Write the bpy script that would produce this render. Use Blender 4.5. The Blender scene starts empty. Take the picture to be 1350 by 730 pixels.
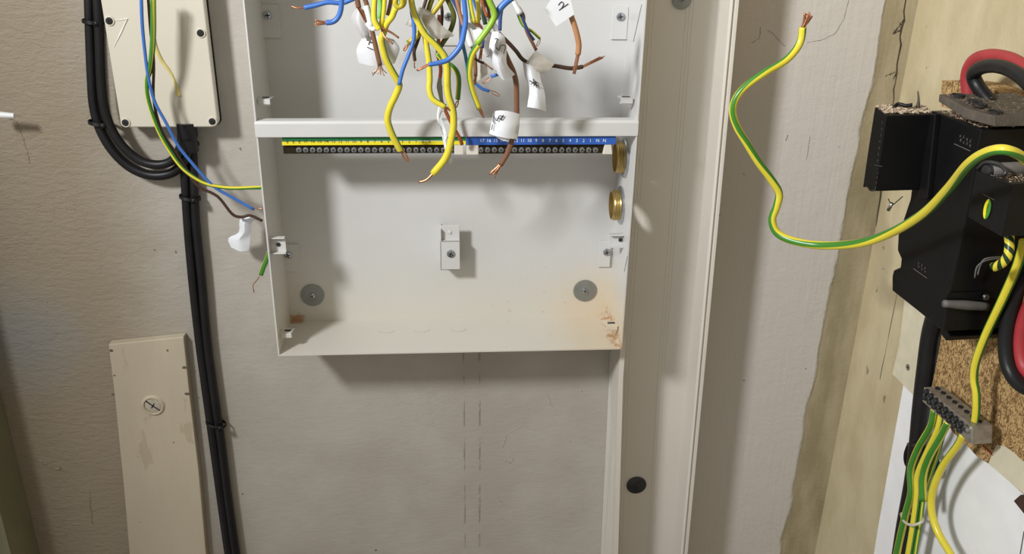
import bpy, bmesh, math, random
from mathutils import Vector, Matrix
random.seed(7)
S = bpy.context.scene
C = S.collection

# ---------------------------------------------------------------- camera
F, PITCH, YAW, ROLL = 1216.0, 0.4178, 0.0753, 0.0164
Z0 = 1.2                                    # height of the enclosure's bottom edge above the floor
CAM = Vector((-0.0034, -1.0897, Z0 + 0.5439))
fw = Vector((math.sin(YAW)*math.cos(PITCH), math.cos(YAW)*math.cos(PITCH), -math.sin(PITCH)))
rt = Vector((math.cos(YAW), -math.sin(YAW), 0)); up = rt.cross(fw)
R_ = rt*math.cos(ROLL) + up*math.sin(ROLL); U_ = -rt*math.sin(ROLL) + up*math.cos(ROLL)
cd = bpy.data.cameras.new('camera'); co = bpy.data.objects.new('camera', cd); C.objects.link(co)
co.matrix_world = Matrix(((R_.x, U_.x, -fw.x, CAM.x), (R_.y, U_.y, -fw.y, CAM.y), (R_.z, U_.z, -fw.z, CAM.z), (0, 0, 0, 1)))
cd.sensor_width = 36.0; cd.lens = 36.0*F/1350.0; cd.clip_start = 0.01
S.camera = co
# ---------------------------------------------------------------- light
w = bpy.data.worlds.new('world'); S.world = w; w.use_nodes = True
w.node_tree.nodes['Background'].inputs[0].default_value = (1.0, 0.95, 0.88, 1)
w.node_tree.nodes['Background'].inputs[1].default_value = 0.40
def area(name, loc, tgt, size, power, col):
    l = bpy.data.lights.new(name, 'AREA'); l.shape = 'DISK'; l.size = size; l.energy = power; l.color = col
    o = bpy.data.objects.new(name, l); C.objects.link(o); o.location = loc
    o.rotation_euler = (Vector(tgt)-Vector(loc)).to_track_quat('-Z', 'Y').to_euler(); return o
lamp = area('lamp', (-0.88, -1.03, Z0+1.03), (0.50, 0, Z0+0.42), 0.2, 9.6, (0.965, 0.985, 1.0)); lamp.data.spread = math.radians(100)
S.view_settings.view_transform = 'Standard'; S.view_settings.look = 'None'
S.view_settings.exposure = 0.0; S.view_settings.gamma = 1.0; S.view_settings.use_curve_mapping = False

# ---------------------------------------------------------------- geometry helpers
def ray(px, py):
    return fw + R_*((px-675)/F) - U_*((py-365)/F)
def at(px, py, Y):
    """world point seen at that place of the photograph, Y metres from the back wall (Y negative)"""
    d = ray(px, py); return CAM + d*((Y-CAM.y)/d.y)
def depth(p): return (p-CAM).dot(fw)
XC = 0.5*(at(1190, 40, 0).x + at(1092, 690, 0).x)          # corner of the back and right walls
A = math.radians(4)
TU = Vector((math.sin(A), -math.cos(A), 0))                 # along the right wall, towards the viewer
TN = Vector((-math.cos(A), -math.sin(A), 0))                # out of the right wall
CO = Vector((XC, 0, 0))
def rw(px, py, o):
    d = ray(px, py); P0 = CO + TN*o
    return CAM + d*((P0-CAM).dot(TN)/d.dot(TN))

def mk(name, verts, faces, mats, parent=None, smooth=False, fm=None):
    me = bpy.data.meshes.new(name); me.from_pydata([tuple(v) for v in verts], [], faces)
    if not isinstance(mats, (list, tuple)): mats = [mats]
    for m in mats: me.materials.append(m)
    if fm: me.polygons.foreach_set('material_index', fm)
    if smooth: me.polygons.foreach_set('use_smooth', [True]*len(me.polygons))
    bm = bmesh.new(); bm.from_mesh(me); bmesh.ops.recalc_face_normals(bm, faces=bm.faces); bm.to_mesh(me); bm.free()
    o = bpy.data.objects.new(name, me); C.objects.link(o)
    if parent: adopt(o, parent)
    return o
def adopt(o, p):
    o.parent = p
    o.matrix_parent_inverse = world_of(p).inverted()
def world_of(p):
    m = p.matrix_basis.copy()
    if p.parent: m = world_of(p.parent) @ p.matrix_parent_inverse @ m
    return m
def tag(o, label=None, cat=None, group=None, kind=None):
    if label: o['label'] = label
    if cat: o['category'] = cat
    if group: o['group'] = group
    if kind: o['kind'] = kind
    return o
def empty(name, loc, label, cat, group=None):
    o = bpy.data.objects.new(name, None); C.objects.link(o); o.location = loc; o.empty_display_size = .02
    return tag(o, label, cat, group)
class MB:
    def __init__(s): s.v = []; s.f = []; s.m = []
    def add(s, v, f, mi=0):
        b = len(s.v); s.v += [Vector(x) for x in v]; s.f += [[i+b for i in q] for q in f]; s.m += [mi]*len(f); return s
    def box(s, a, b, mi=0):
        x0, y0, z0 = a; x1, y1, z1 = b
        v = [(x0,y0,z0),(x1,y0,z0),(x1,y1,z0),(x0,y1,z0),(x0,y0,z1),(x1,y0,z1),(x1,y1,z1),(x0,y1,z1)]
        return s.add(v, [(0,3,2,1),(4,5,6,7),(0,1,5,4),(1,2,6,5),(2,3,7,6),(3,0,4,7)], mi)
    def prism(s, front, back, mi=0):
        n = len(front)
        return s.add(list(front)+list(back), [list(range(n)), list(range(2*n-1, n-1, -1))] + [[i, (i+1) % n, n+(i+1) % n, n+i] for i in range(n)], mi)
    def lathe(s, c, ax, prof, n=20, mi=0, caps=True):
        ax = Vector(ax).normalized(); c = Vector(c)
        e1 = ax.orthogonal().normalized(); e2 = ax.cross(e1)
        v = []; f = []
        for (r, h) in prof:
            for k in range(n):
                a = 2*math.pi*k/n; v.append(c + ax*h + (e1*math.cos(a)+e2*math.sin(a))*r)
        for i in range(len(prof)-1):
            for k in range(n): f.append((i*n+k, i*n+(k+1) % n, (i+1)*n+(k+1) % n, (i+1)*n+k))
        if caps: f.append(tuple(range(n-1, -1, -1))); f.append(tuple((len(prof)-1)*n+k for k in range(n)))
        return s.add(v, f, mi)
    def tube(s, pts, rad, n=8, mi=0, stripe=None, sub=5, taper=None):
        P = spline(pts, sub); L = len(P)
        if not isinstance(rad, (list, tuple)): rad = [rad]*2
        T = [(P[min(i+1, L-1)]-P[max(i-1, 0)]).normalized() for i in range(L)]
        nrm = T[0].cross(Vector((0.1, 1, 0.05))).normalized(); v = []
        for i in range(L):
            nrm = (nrm - T[i]*nrm.dot(T[i])).normalized(); b = T[i].cross(nrm)
            u = i/(L-1)*(len(rad)-1); k = min(int(u), len(rad)-2); r = rad[k]*(1-(u-k))+rad[k+1]*(u-k)
            for j in range(n):
                a = 2*math.pi*(j-(stripe[1]*i if stripe else 0))/n; v.append(P[i] + (nrm*math.cos(a)+b*math.sin(a))*r)
        f = []; m = []
        for i in range(L-1):
            for j in range(n):
                f.append((i*n+j, i*n+(j+1) % n, (i+1)*n+(j+1) % n, (i+1)*n+j))
                if stripe:
                    sh, tw, ws = stripe
                    q = ((j + sh) % n)/n
                    m.append(1 if (q % .5) < ws/2 else 0)
                else: m.append(mi)
        f.append(tuple(range(n-1, -1, -1))); m.append(mi); f.append(tuple((L-1)*n+k for k in range(n))); m.append(mi)
        b0 = len(s.v); s.v += v; s.f += [[i+b0 for i in q] for q in f]; s.m += m; return s
    def build(s, name, mats, parent=None, smooth=False):
        return mk(name, s.v, s.f, mats, parent, smooth, s.m)
def spline(pts, sub=5):
    P = [Vector(p) for p in pts]
    if len(P) < 3: return P
    Q = [P[0]*2-P[1]] + P + [P[-1]*2-P[-2]]; out = []
    for i in range(1, len(Q)-2):
        a, b, c, d = Q[i-1:i+3]
        for k in range(sub):
            t = k/sub
            out.append(0.5*((2*b)+(c-a)*t+(2*a-5*b+4*c-d)*t*t+(-a+3*b-3*c+d)*t**3))
    out.append(P[-1]); return out
def sm_auto(o, ang=35):
    for p in o.data.polygons: p.use_smooth = True
    bm = bmesh.new(); bm.from_mesh(o.data)
    for e in bm.edges:
        if len(e.link_faces) == 2 and e.calc_face_angle(0) > math.radians(ang): e.smooth = False
    bm.to_mesh(o.data); bm.free(); return o
def bevel(o, wd=.0008, seg=2, ang=30):
    m = o.modifiers.new('bevel', 'BEVEL'); m.width = wd; m.segments = seg; m.limit_method = 'ANGLE'; m.angle_limit = math.radians(ang); return o
def text(name, s, size, org, xd, yd, mat, parent, ext=.00005, align='CENTER'):
    cu = bpy.data.curves.new(name, 'FONT'); cu.body = s; cu.size = size; cu.extrude = ext; cu.align_x = align; cu.align_y = 'CENTER'; cu.resolution_u = 2
    t = bpy.data.objects.new(name, cu); C.objects.link(t)
    me = bpy.data.meshes.new_from_object(t.evaluated_get(bpy.context.evaluated_depsgraph_get()))
    bpy.data.objects.remove(t)
    xd = Vector(xd).normalized(); yd = Vector(yd).normalized(); zd = xd.cross(yd)
    M = Matrix(((xd.x, yd.x, zd.x, org[0]), (xd.y, yd.y, zd.y, org[1]), (xd.z, yd.z, zd.z, org[2]), (0, 0, 0, 1)))
    me.transform(M); me.materials.clear(); me.materials.append(mat)
    o = bpy.data.objects.new(name, me); C.objects.link(o)
    if parent: adopt(o, parent)
    return o

# ---------------------------------------------------------------- materials
def srgb(*c): return tuple(((x/255)/12.92 if x/255 <= .04045 else ((x/255+.055)/1.055)**2.4) for x in c) + (1,)
def mat(name, col, rough=.5, metal=0, var=.06, scale=40, bump=0, bscale=200, trans=0, coat=0, alpha=1):
    m = bpy.data.materials.new(name); m.use_nodes = True; N = m.node_tree.nodes; L = m.node_tree.links
    b = N['Principled BSDF']; b.inputs['Roughness'].default_value = rough; b.inputs['Metallic'].default_value = metal
    if coat: b.inputs['Coat Weight'].default_value = coat
    if trans: b.inputs['Transmission Weight'].default_value = trans
    if alpha < 1: b.inputs['Alpha'].default_value = alpha
    g = N.new('ShaderNodeNewGeometry'); n = N.new('ShaderNodeTexNoise'); n.inputs['Scale'].default_value = scale; n.inputs['Detail'].default_value = 5
    L.new(g.outputs['Position'], n.inputs['Vector'])
    r = N.new('ShaderNodeValToRGB'); r.color_ramp.elements[0].position = .3; r.color_ramp.elements[1].position = .7
    r.color_ramp.elements[0].color = tuple(c*(1-var) for c in col[:3])+(1,); r.color_ramp.elements[1].color = tuple(min(1, c*(1+var)) for c in col[:3])+(1,)
    L.new(n.outputs['Fac'], r.inputs[0]); L.new(r.outputs[0], b.inputs['Base Color'])
    if bump:
        n2 = N.new('ShaderNodeTexNoise'); n2.inputs['Scale'].default_value = bscale; n2.inputs['Detail'].default_value = 4
        L.new(g.outputs['Position'], n2.inputs['Vector'])
        bp = N.new('ShaderNodeBump'); bp.inputs['Strength'].default_value = bump; bp.inputs['Distance'].default_value = .001
        L.new(n2.outputs['Fac'], bp.inputs['Height']); L.new(bp.outputs[0], b.inputs['Normal'])
    return m
class G:
    """tiny node-graph writer"""
    def __init__(s, name, rough=.8):
        s.m = bpy.data.materials.new(name); s.m.use_nodes = True; s.N = s.m.node_tree.nodes; s.L = s.m.node_tree.links
        s.b = s.N['Principled BSDF']; s.b.inputs['Roughness'].default_value = rough
        s.pos = s.N.new('ShaderNodeNewGeometry').outputs['Position']
        sp = s.N.new('ShaderNodeSeparateXYZ'); s.L.new(s.pos, sp.inputs[0]); s.x, s.y, s.z = sp.outputs
    def put(s, i, v):
        if hasattr(v, 'links'): s.L.new(v, i)
        else: i.default_value = v
    def M(s, op, a, b=0, c=None, clamp=False):
        n = s.N.new('ShaderNodeMath'); n.operation = op; n.use_clamp = clamp; s.put(n.inputs[0], a); s.put(n.inputs[1], b)
        if c is not None: s.put(n.inputs[2], c)
        return n.outputs[0]
    def noise(s, scale, sc=(1, 1, 1), detail=4, off=(0, 0, 0), rough=.55, dist=0):
        mp = s.N.new('ShaderNodeMapping'); mp.inputs['Scale'].default_value = sc; mp.inputs['Location'].default_value = off; s.L.new(s.pos, mp.inputs[0])
        n = s.N.new('ShaderNodeTexNoise'); n.inputs['Scale'].default_value = scale; n.inputs['Detail'].default_value = detail
        n.inputs['Roughness'].default_value = rough; n.inputs['Distortion'].default_value = dist; s.L.new(mp.outputs[0], n.inputs[0]); return n.outputs['Fac']
    def step(s, v, a, b):
        n = s.N.new('ShaderNodeMapRange'); n.interpolation_type = 'SMOOTHSTEP'; s.put(n.inputs[0], v); n.inputs[1].default_value = a; n.inputs[2].default_value = b; return n.outputs[0]
    def mix(s, f, a, b):
        n = s.N.new('ShaderNodeMix'); n.data_type = 'RGBA'; s.put(n.inputs[0], f); s.put(n.inputs[6], a); s.put(n.inputs[7], b); return n.outputs[2]
    def bump(s, h, strength=1, dist=.001):
        n = s.N.new('ShaderNodeBump'); n.inputs['Strength'].default_value = strength; n.inputs['Distance'].default_value = dist; s.L.new(h, n.inputs['Height']); s.L.new(n.outputs[0], s.b.inputs['Normal'])
    def near(s, x, z, r0, r1, wob=None):
        d = s.M('SQRT', s.M('ADD', s.M('POWER', s.M('ABSOLUTE', s.M('SUBTRACT', s.x, x)), 2), s.M('POWER', s.M('ABSOLUTE', s.M('SUBTRACT', s.z, z)), 2)))
        if wob is not None: d = s.M('ADD', d, wob)
        return s.M('SUBTRACT', 1, s.step(d, r0, r1))

def wall_material():
    g = G('back_wall_paint', .62)
    n1 = g.noise(7, detail=5); n2 = g.noise(95, (.75, 1, 1.9), 5, dist=.5); n3 = g.noise(300, (1, 1, 1.8), 3); n4 = g.noise(22, (1, 1, 1.3), 6, (3, 1, 2))
    paint = g.mix(g.step(n1, .35, .68), srgb(172, 165, 154), srgb(183, 177, 167))
    # warmer old paint on the left, cooler re-plastered strip in the middle
    warm = g.M('SUBTRACT', 1, g.step(g.M('ADD', g.x, g.M('MULTIPLY', n4, .06)), -.42, -.26))
    paint = g.mix(g.M('MULTIPLY', warm, .8), paint, srgb(140, 125, 101))
    paint = g.mix(g.step(g.x, .2, .34), paint, srgb(198, 192, 184))  # whiter paint right of the trunking, lightened further to stand in for fill light
    blue = g.near(-.55, Z0-.02, .03, .14, g.M('MULTIPLY', g.noise(18), .05))
    paint = g.mix(g.M('MULTIPLY', blue, .5), paint, srgb(128, 135, 140))
    xs0 = at(612, 600, 0).x; xs1 = at(632, 600, 0).x
    def line(x, wd, k):
        a = g.M('ABSOLUTE', g.M('SUBTRACT', g.M('ADD', g.x, g.M('MULTIPLY', g.M('SUBTRACT', n3, .5), .004)), x))
        return g.M('MULTIPLY', g.M('SUBTRACT', 1, g.step(a, wd*.3, wd)), g.M('MULTIPLY', g.step(g.noise(30, (.1, 1, 1)), .42, .6), k))
    l1 = line(xs0, .0014, .9); l2 = line(xs1, .0016, 1.0)
    paint = g.mix(g.M('MULTIPLY', g.M('MAXIMUM', l1, l2), .4), paint, srgb(120, 116, 90))
    # bare concrete beside the corner, ragged paint edge
    zk = g.M('MULTIPLY', g.M('SUBTRACT', g.z, Z0+.1), -.02)
    xb = at(1093, 400, 0).x
    e = g.M('ADD', g.M('ADD', g.x, zk), g.M('MULTIPLY', g.M('SUBTRACT', g.noise(26, (1, 1, .5), 6), .5), .022))
    bare = g.step(e, xb-.002, xb+.003)
    conc = g.mix(g.step(g.noise(30, (1, 1, .3), 7), .35, .7), srgb(150, 138, 108), srgb(176, 163, 134))
    col = g.mix(bare, paint, conc)
    dots = g.step(g.noise(75, detail=2, off=(9, 2, 5)), .735, .76)
    col = g.mix(g.M('MULTIPLY', dots, .8), col, srgb(88, 76, 62))
    g.L.new(col, g.b.inputs['Base Color'])
    amp = g.M('ADD', .38, g.M('MULTIPLY', warm, .75))
    h = g.M('MULTIPLY', g.M('ADD', g.M('MULTIPLY', n2, .75), g.M('MULTIPLY', n3, .25)), amp)
    ridge = g.M('MULTIPLY', g.step(g.M('ABSOLUTE', g.M('SUBTRACT', g.noise(26, (1, 1, .8), 3, (5, 5, 1), dist=1.2), .5)), 0, .012), -1)
    patch = g.step(g.noise(5, detail=2, off=(1, 7, 3)), .55, .68)
    h = g.M('ADD', h, g.M('MULTIPLY', g.M('MULTIPLY', ridge, patch), .12))
    crumb = g.M('MULTIPLY', g.M('SUBTRACT', 1, g.step(g.x, -.56, -.42)), g.noise(48, (1, 1, 1.6), 8, (8, 1, 4), rough=.7))
    h = g.M('ADD', h, g.M('MULTIPLY', crumb, 1.1))
    brush = g.M('MULTIPLY', g.noise(160, (1, 1, .04), 3), g.M('MULTIPLY', g.step(g.x, .22, .3), .3))
    h = g.M('ADD', g.M('ADD', h, brush), g.M('MULTIPLY', n4, .7))
    h = g.M('ADD', h, g.M('MULTIPLY', g.M('ADD', l1, l2), .6))
    h = g.M('SUBTRACT', h, g.M('MULTIPLY', bare, .8))
    g.bump(h, .75, .0022)
    return g.m
def side_wall_material(name, c1, c2, amp=1.0):
    g = G(name, .85)
    col = g.mix(g.step(g.noise(14, (1, 1, .5), 6), .35, .68), c1, c2)
    col = g.mix(g.M('MULTIPLY', g.step(g.noise(60, detail=2, off=(2, 2, 2)), .72, .75), .6), col, srgb(96, 84, 66))
    g.L.new(col, g.b.inputs['Base Color'])
    g.bump(g.M('ADD', g.noise(60, (1, 1, .5), 6), g.M('MULTIPLY', g.noise(300), .3)), .6*amp, .002)
    return g.m
def enclosure_material():
    g = G('painted_steel', .38)
    col = g.mix(g.step(g.noise(6), .3, .7), srgb(200, 199, 196), srgb(206, 205, 203))
    # cream ageing near the bottom, rust in the corners
    low = g.M('SUBTRACT', 1, g.step(g.z, Z0+.0, Z0+.11))
    col = g.mix(g.M('MULTIPLY', low, .5), col, srgb(210, 203, 184))
    wob = g.M('MULTIPLY', g.M('SUBTRACT', g.noise(110, detail=6), .5), .05)
    r1 = g.near(.206, Z0+.004, .002, .014, wob)
    r1 = g.M('MULTIPLY', r1, g.step(g.noise(70, detail=5, off=(3, 3, 9)), .42, .56))
    r2 = g.M('MULTIPLY', g.near(-.200, Z0+.003, .006, .013, g.M('MULTIPLY', wob, .4)), g.step(g.y, -.012, -.006))
    halo = g.near(.19, Z0+.01, .01, .09, g.M('MULTIPLY', wob, 1.4))
    col = g.mix(g.M('MULTIPLY', halo, .35), col, srgb(214, 184, 132))
    spots = g.M('MULTIPLY', g.near(.12, Z0, .02, .12), g.step(g.noise(130, detail=4), .66, .70))
    r = g.M('MAXIMUM', g.M('MAXIMUM', r1, r2), g.M('MULTIPLY', spots, .35))
    col = g.mix(g.M('MULTIPLY', r, .75), col, srgb(172, 118, 58))
    g.L.new(col, g.b.inputs['Base Color'])
    g.bump(g.M('ADD', g.noise(380, detail=2), g.M('MULTIPLY', r, 1.5)), .12, .0006)
    return g.m
def chip_material():
    g = G('chipboard', .85)
    a = g.noise(260, (1, 1, .7), 5, dist=1.5); b = g.noise(90, detail=3, off=(4, 4, 4), dist=1)
    col = g.mix(g.step(a, .38, .62), srgb(116, 84, 48), srgb(198, 164, 110))
    col = g.mix(g.M('MULTIPLY', g.step(b, .6, .7), .5), col, srgb(104, 70, 36))
    g.L.new(col, g.b.inputs['Base Color']); g.bump(a, .9, .002); return g.m
def board_paint_material():
    g = G('aged_board_paint', .6)
    col = g.mix(g.step(g.noise(10, (1, 1, .25), 5), .35, .7), srgb(184, 172, 150), srgb(196, 184, 162))
    wear = g.M('MULTIPLY', g.step(g.noise(42, (1, 1, .35), 5, (2, 0, 1)), .63, .68), .55)
    col = g.mix(wear, col, srgb(170, 156, 130))
    col = g.mix(g.M('MULTIPLY', g.step(g.noise(60, (.6, 1, 1.6), 3, (7, 0, 3)), .725, .74), .9), col, srgb(90, 80, 66))
    g.L.new(col, g.b.inputs['Base Color']); g.bump(g.noise(140, (1, 1, .1), 3), .35, .001); return g.m

WALL = wall_material()
RWALL = side_wall_material('bare_concrete', srgb(180, 165, 130), srgb(196, 183, 150))
LWALL = side_wall_material('olive_paint', srgb(116, 114, 90), srgb(128, 126, 100), .4)
STEEL = enclosure_material()
CHIP = chip_material(); BOARD = board_paint_material()
PVC = mat('white_pvc', srgb(214, 208, 197), .35, var=.02, scale=10)
CREAM = mat('cream_plastic', srgb(204, 197, 180), .45, var=.02, scale=8, bump=.1, bscale=500)
BLACK = mat('black_moulding', srgb(13, 13, 14), .45, var=.2, scale=60, bump=.1, bscale=400)
BLK2 = mat('black_sheath', srgb(27, 26, 27), .42, var=.25, scale=30, bump=.2, bscale=150)
GREYT = mat('dusty_moulding', srgb(84, 76, 66), .8, var=.25, scale=90, bump=.5, bscale=500)
LEVER = mat('grey_sleeve', srgb(96, 92, 88), .6, var=.15, scale=150)
ZINC = mat('zinc', srgb(184, 188, 192), .25, 1, .12, 200)
WASH = mat('galvanised_washer', srgb(146, 148, 144), .5, .7, .08, 120)
DARKM = mat('dark_metal', srgb(74, 74, 76), .45, .8, .15, 120)
BRASS = mat('brass', srgb(188, 164, 106), .3, .85, .1, 60)
OLDB = mat('tarnished_brass', srgb(58, 50, 36), .5, .8, .4, 200)
COPPER = mat('copper', srgb(196, 138, 104), .35, .85, .2, 300)
STEELB = mat('plated_brass', srgb(158, 152, 142), .45, .6, .2, 120)
YEL = mat('yellow_insulation', srgb(222, 206, 62), .3, var=.04)
GRN = mat('green_insulation', srgb(66, 128, 44), .32, var=.06)
OLIVE = mat('olive_yellow_insulation', srgb(186, 168, 40), .4, var=.08)
BLU = mat('blue_insulation', srgb(62, 110, 186), .38, var=.06)
BLUD = mat('dark_blue_insulation', srgb(58, 76, 132), .4, var=.08)
BRN = mat('brown_insulation', srgb(122, 84, 62), .4, var=.08)
BRND = mat('dark_brown_insulation', srgb(70, 48, 38), .4, var=.08)
BRNL = mat('light_brown_insulation', srgb(174, 124, 84), .4, var=.06)
RED = mat('red_sheath', srgb(162, 50, 54), .5, var=.12, scale=30)
WHT = mat('white_sleeve', srgb(226, 226, 226), .45, var=.02)
TAPE = mat('white_tape', srgb(222, 223, 226), .5, var=.03, scale=80)
CLEAR = mat('translucent_tape', srgb(206, 200, 188), .35, var=.05, scale=60, alpha=.6)
YTAPE = mat('yellow_glue', srgb(204, 190, 116), .5, var=.1, scale=200)
INK = mat('ink', srgb(28, 26, 30), .6)
GREENP = mat('green_print', srgb(20, 112, 56), .5, var=.03); YELP = mat('yellow_print', srgb(232, 216, 36), .5, var=.03)
BLUEP = mat('blue_print', srgb(44, 92, 178), .45, var=.03); WHTP = mat('white_print', srgb(226, 230, 236), .5)
WBOARD = mat('white_backing', srgb(240, 240, 240), .55, var=.04, scale=25, bump=.3, bscale=80)
OLDW = mat('old_cream_paint', srgb(210, 202, 176), .6, var=.06, scale=60, bump=.5, bscale=100)
BLK2.node_tree.nodes['Principled BSDF'].inputs['Specular IOR Level'].default_value = .3
BLACK.node_tree.nodes['Principled BSDF'].inputs['Specular IOR Level'].default_value = .28
DUST = mat('dust', srgb(158, 136, 112), .95, var=.35, scale=350, bump=.8, bscale=700)
CRUMB = mat('plaster_crumb', srgb(196, 178, 154), .95, var=.3, scale=300)
SEAM = mat('dark_seam', srgb(62, 54, 44), .9)
RUSTM = mat('rusty_plate', srgb(84, 62, 56), .6, .5, .2, 80)
BEIGE = mat('scratch', srgb(228, 226, 218), .6)
PIT = mat('socket_dark', srgb(30, 28, 26), .8)

# ---------------------------------------------------------------- setting
def grid_wall(name, P, U, V, nu, nv, m, thick):
    mb = MB(); n = U.cross(V).normalized()*thick
    mb.prism([P, P+U, P+U+V, P+V], [P-n, P+U-n, P+U+V-n, P+V-n])
    o = mb.build(name, m); o['kind'] = 'structure'; return o
XL = at(24, 610, 0).x
wb = grid_wall('wall_back', Vector((XL-.1, 0, 0)), Vector((XC-XL+.2, 0, 0)), Vector((0, 0, 2.5)), 1, 1, WALL, .1)
wr = grid_wall('wall_right', CO+Vector((0, 0, 0)), TU*1.5, Vector((0, 0, 2.5)), 1, 1, RWALL, .1)
# left reveal, stops short of the viewer
wl = MB().box((XL-.1, -.07, 0), (XL, 0, 2.5)).build('wall_left', LWALL); wl['kind'] = 'structure'
fl = MB().box((XL-.4, -1.8, -.05), (XC+.5, .1, 0)).build('floor', mat('screed', srgb(120, 114, 104), .9)); fl['kind'] = 'structure'
HAIR = mat('hairline_crack', srgb(128, 120, 106), .9)
# cracks: thin open seams with crumbled lips
def crack(pts, r, parent, m=SEAM, f=at, o=-.0002):
    P = [f(x, y, o) for x, y in pts]; Q = []
    for i in range(len(P)-1):
        for k in range(6):
            t = k/6; Q.append(P[i].lerp(P[i+1], t)+Vector((random.uniform(-1, 1), 0, random.uniform(-1, 1)))*r*1.2)
    Q.append(P[-1]); rr = [r*random.uniform(.3, 1.1) for _ in Q]
    return MB().tube(Q, rr, 5, sub=1).build('crack', m, parent)
crack([(1120, -5), (1113, 25), (1100, 45), (1082, 53), (1064, 56)], .0003, wb, HAIR)
crack([(1035, 61), (1018, 43), (1012, 40)], .0003, wb, HAIR); crack([(990, 57), (1002, 50), (1003, 35)], .0003, wb, HAIR)
crack([(1196, -10), (1186, 60), (1177, 130), (1160, 260), (1141, 400), (1125, 480), (1108, 580), (1096, 640), (1085, 740)], .0011, wb)
crack([(1178, 45), (1186, 33), (1193, 24), (1187, 40), (1178, 44)], .0009, wb)
crack([(1168, 100), (1176, 97), (1182, 94), (1178, 104)], .0006, wb)
crack([(1068, 180), (1066, 195), (1063, 210)], .0003, wb, HAIR); crack([(1038, 178), (1036, 186)], .0005, wb, HAIR)
crack([(1205, 250), (1180, 400), (1160, 500)], .0005, wr, f=rw, o=.0002)
crack([(663, 590), (668, 572), (690, 561), (706, 566)], .0005, wb, WALL); crack([(664, 606), (672, 610), (676, 604)], .0009, wb, WALL)
crack([(640, 655), (655, 655), (668, 668)], .0005, wb, WALL); crack([(712, 520), (722, 520), (728, 536)], .0005, wb, WALL)
crack([(4, 152), (22, 160), (30, 180), (36, 200), (38, 215)], .0008, wb, WALL)
crack([(52, 607), (70, 616), (84, 618)], .0016, wb, WALL); crack([(100, 645), (118, 650), (122, 690)], .0012, wb, WALL)

# ---------------------------------------------------------------- enclosure
W, D, H = .21, .0931, .56
def zb(z): return Z0+z
enc = empty('distribution_enclosure', (0, -D/2, Z0), 'open white steel distribution board enclosure without its cover, fixed to the painted wall', 'electrical box')
T = .0016
MB().box((-W, -T-.0005, Z0), (W, -.0005, Z0+H)).build('back_panel', STEEL, enc)
bl = at(368, 471, -D)
# side walls; the right one is pierced by two round holes
MB().box((-W-.0001, -D, Z0), (-W+T, -T, Z0+H)).build('side_panel', STEEL, enc)
def hole_plate(x0, x1, y0, y1, z0, z1, holes):
    mb = MB(); cur = z0
    for (hy, hz, r) in holes:
        a, b = hz-r*1.1, hz+r*1.1
        mb.box((x0, y0, cur), (x1, y1, a))
        n = 32; circ = []; sq = []
        for k in range(n):
            t = 2*math.pi*k/n; c, s_ = math.cos(t), math.sin(t)
            circ.append((hy+r*c, hz+r*s_))
            # project to rectangle
            ky = ((y1-hy) if c > 0 else (hy-y0))/max(abs(c), 1e-6); kz = (b-hz)/max(abs(s_), 1e-6); q = min(ky, kz)
            sq.append((hy+c*q, hz+s_*q))
        v = []; f = []
        for x in (x0, x1):
            v += [(x, p[0], p[1]) for p in circ]+[(x, p[0], p[1]) for p in sq]
        for k in range(n):
            k2 = (k+1) % n
            f += [(k, k2, n+k2, n+k), (2*n+k, 3*n+k, 3*n+k2, 2*n+k2), (k, 2*n+k, 2*n+k2, k2), (n+k, n+k2, 3*n+k2, 3*n+k)]
        mb.add(v, f); cur = b
        # fill rectangle corners
        for k in range(n):
            p, q = sq[k], sq[(k+1) % n]
            if abs(p[0]-q[0]) > 1e-7 and abs(p[1]-q[1]) > 1e-7:
                cy = p[0] if min(abs(p[0]-y0), abs(p[0]-y1)) < 1e-7 else q[0]
                cz = p[1] if min(abs(p[1]-a), abs(p[1]-b)) < 1e-7 else q[1]
                tri = [p, q, (cy, cz)]
                mb.add([(x0, u[0], u[1]) for u in tri]+[(x1, u[0], u[1]) for u in tri], [(0, 1, 2), (3, 5, 4), (0, 2, 5, 3), (2, 1, 4, 5)])
    mb.box((x0, y0, cur), (x1, y1, z1)); return mb
def on_x(px, py, X):
    d = ray(px, py); return CAM + d*((X-CAM.x)/d.x)
h1 = on_x(826.5, 208, W); h2 = on_x(821.5, 271, W); h1.y = -.043; h2.y = -.038; hr = .0188
hy = -.05; 
hole_plate(W-T, W, -D, -T, Z0, Z0+H, [(h2.y, h2.z, hr), (h1.y, h1.z, hr)]).build('side_panel', STEEL, enc)
MB().box((-W+T, -D, Z0), (W-T, -T, Z0+T)).build('bottom_panel', STEEL, enc)
MB().box((-W+T, -D, Z0+H-T), (W-T, -T, Z0+H)).build('top_panel', STEEL, enc)
# crossbar: folded channel across the front
zt = at(590, 159, -D).z; zl = at(590, 180, -D).z
prof = [(-D-.0012, zl), (-D-.0012, zt-.003), (-D+.0004, zt), (-D+.012, zt+.0002), (-D+.012, zt-.0015), (-D+.002, zt-.002), (-D+.0005, zt-.004), (-D+.0005, zl)]
bevel(MB().prism([(-W-.0006, y, z) for y, z in prof], [(W+.0006, y, z) for y, z in prof]).build('crossbar', STEEL, enc), .0006)

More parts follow.
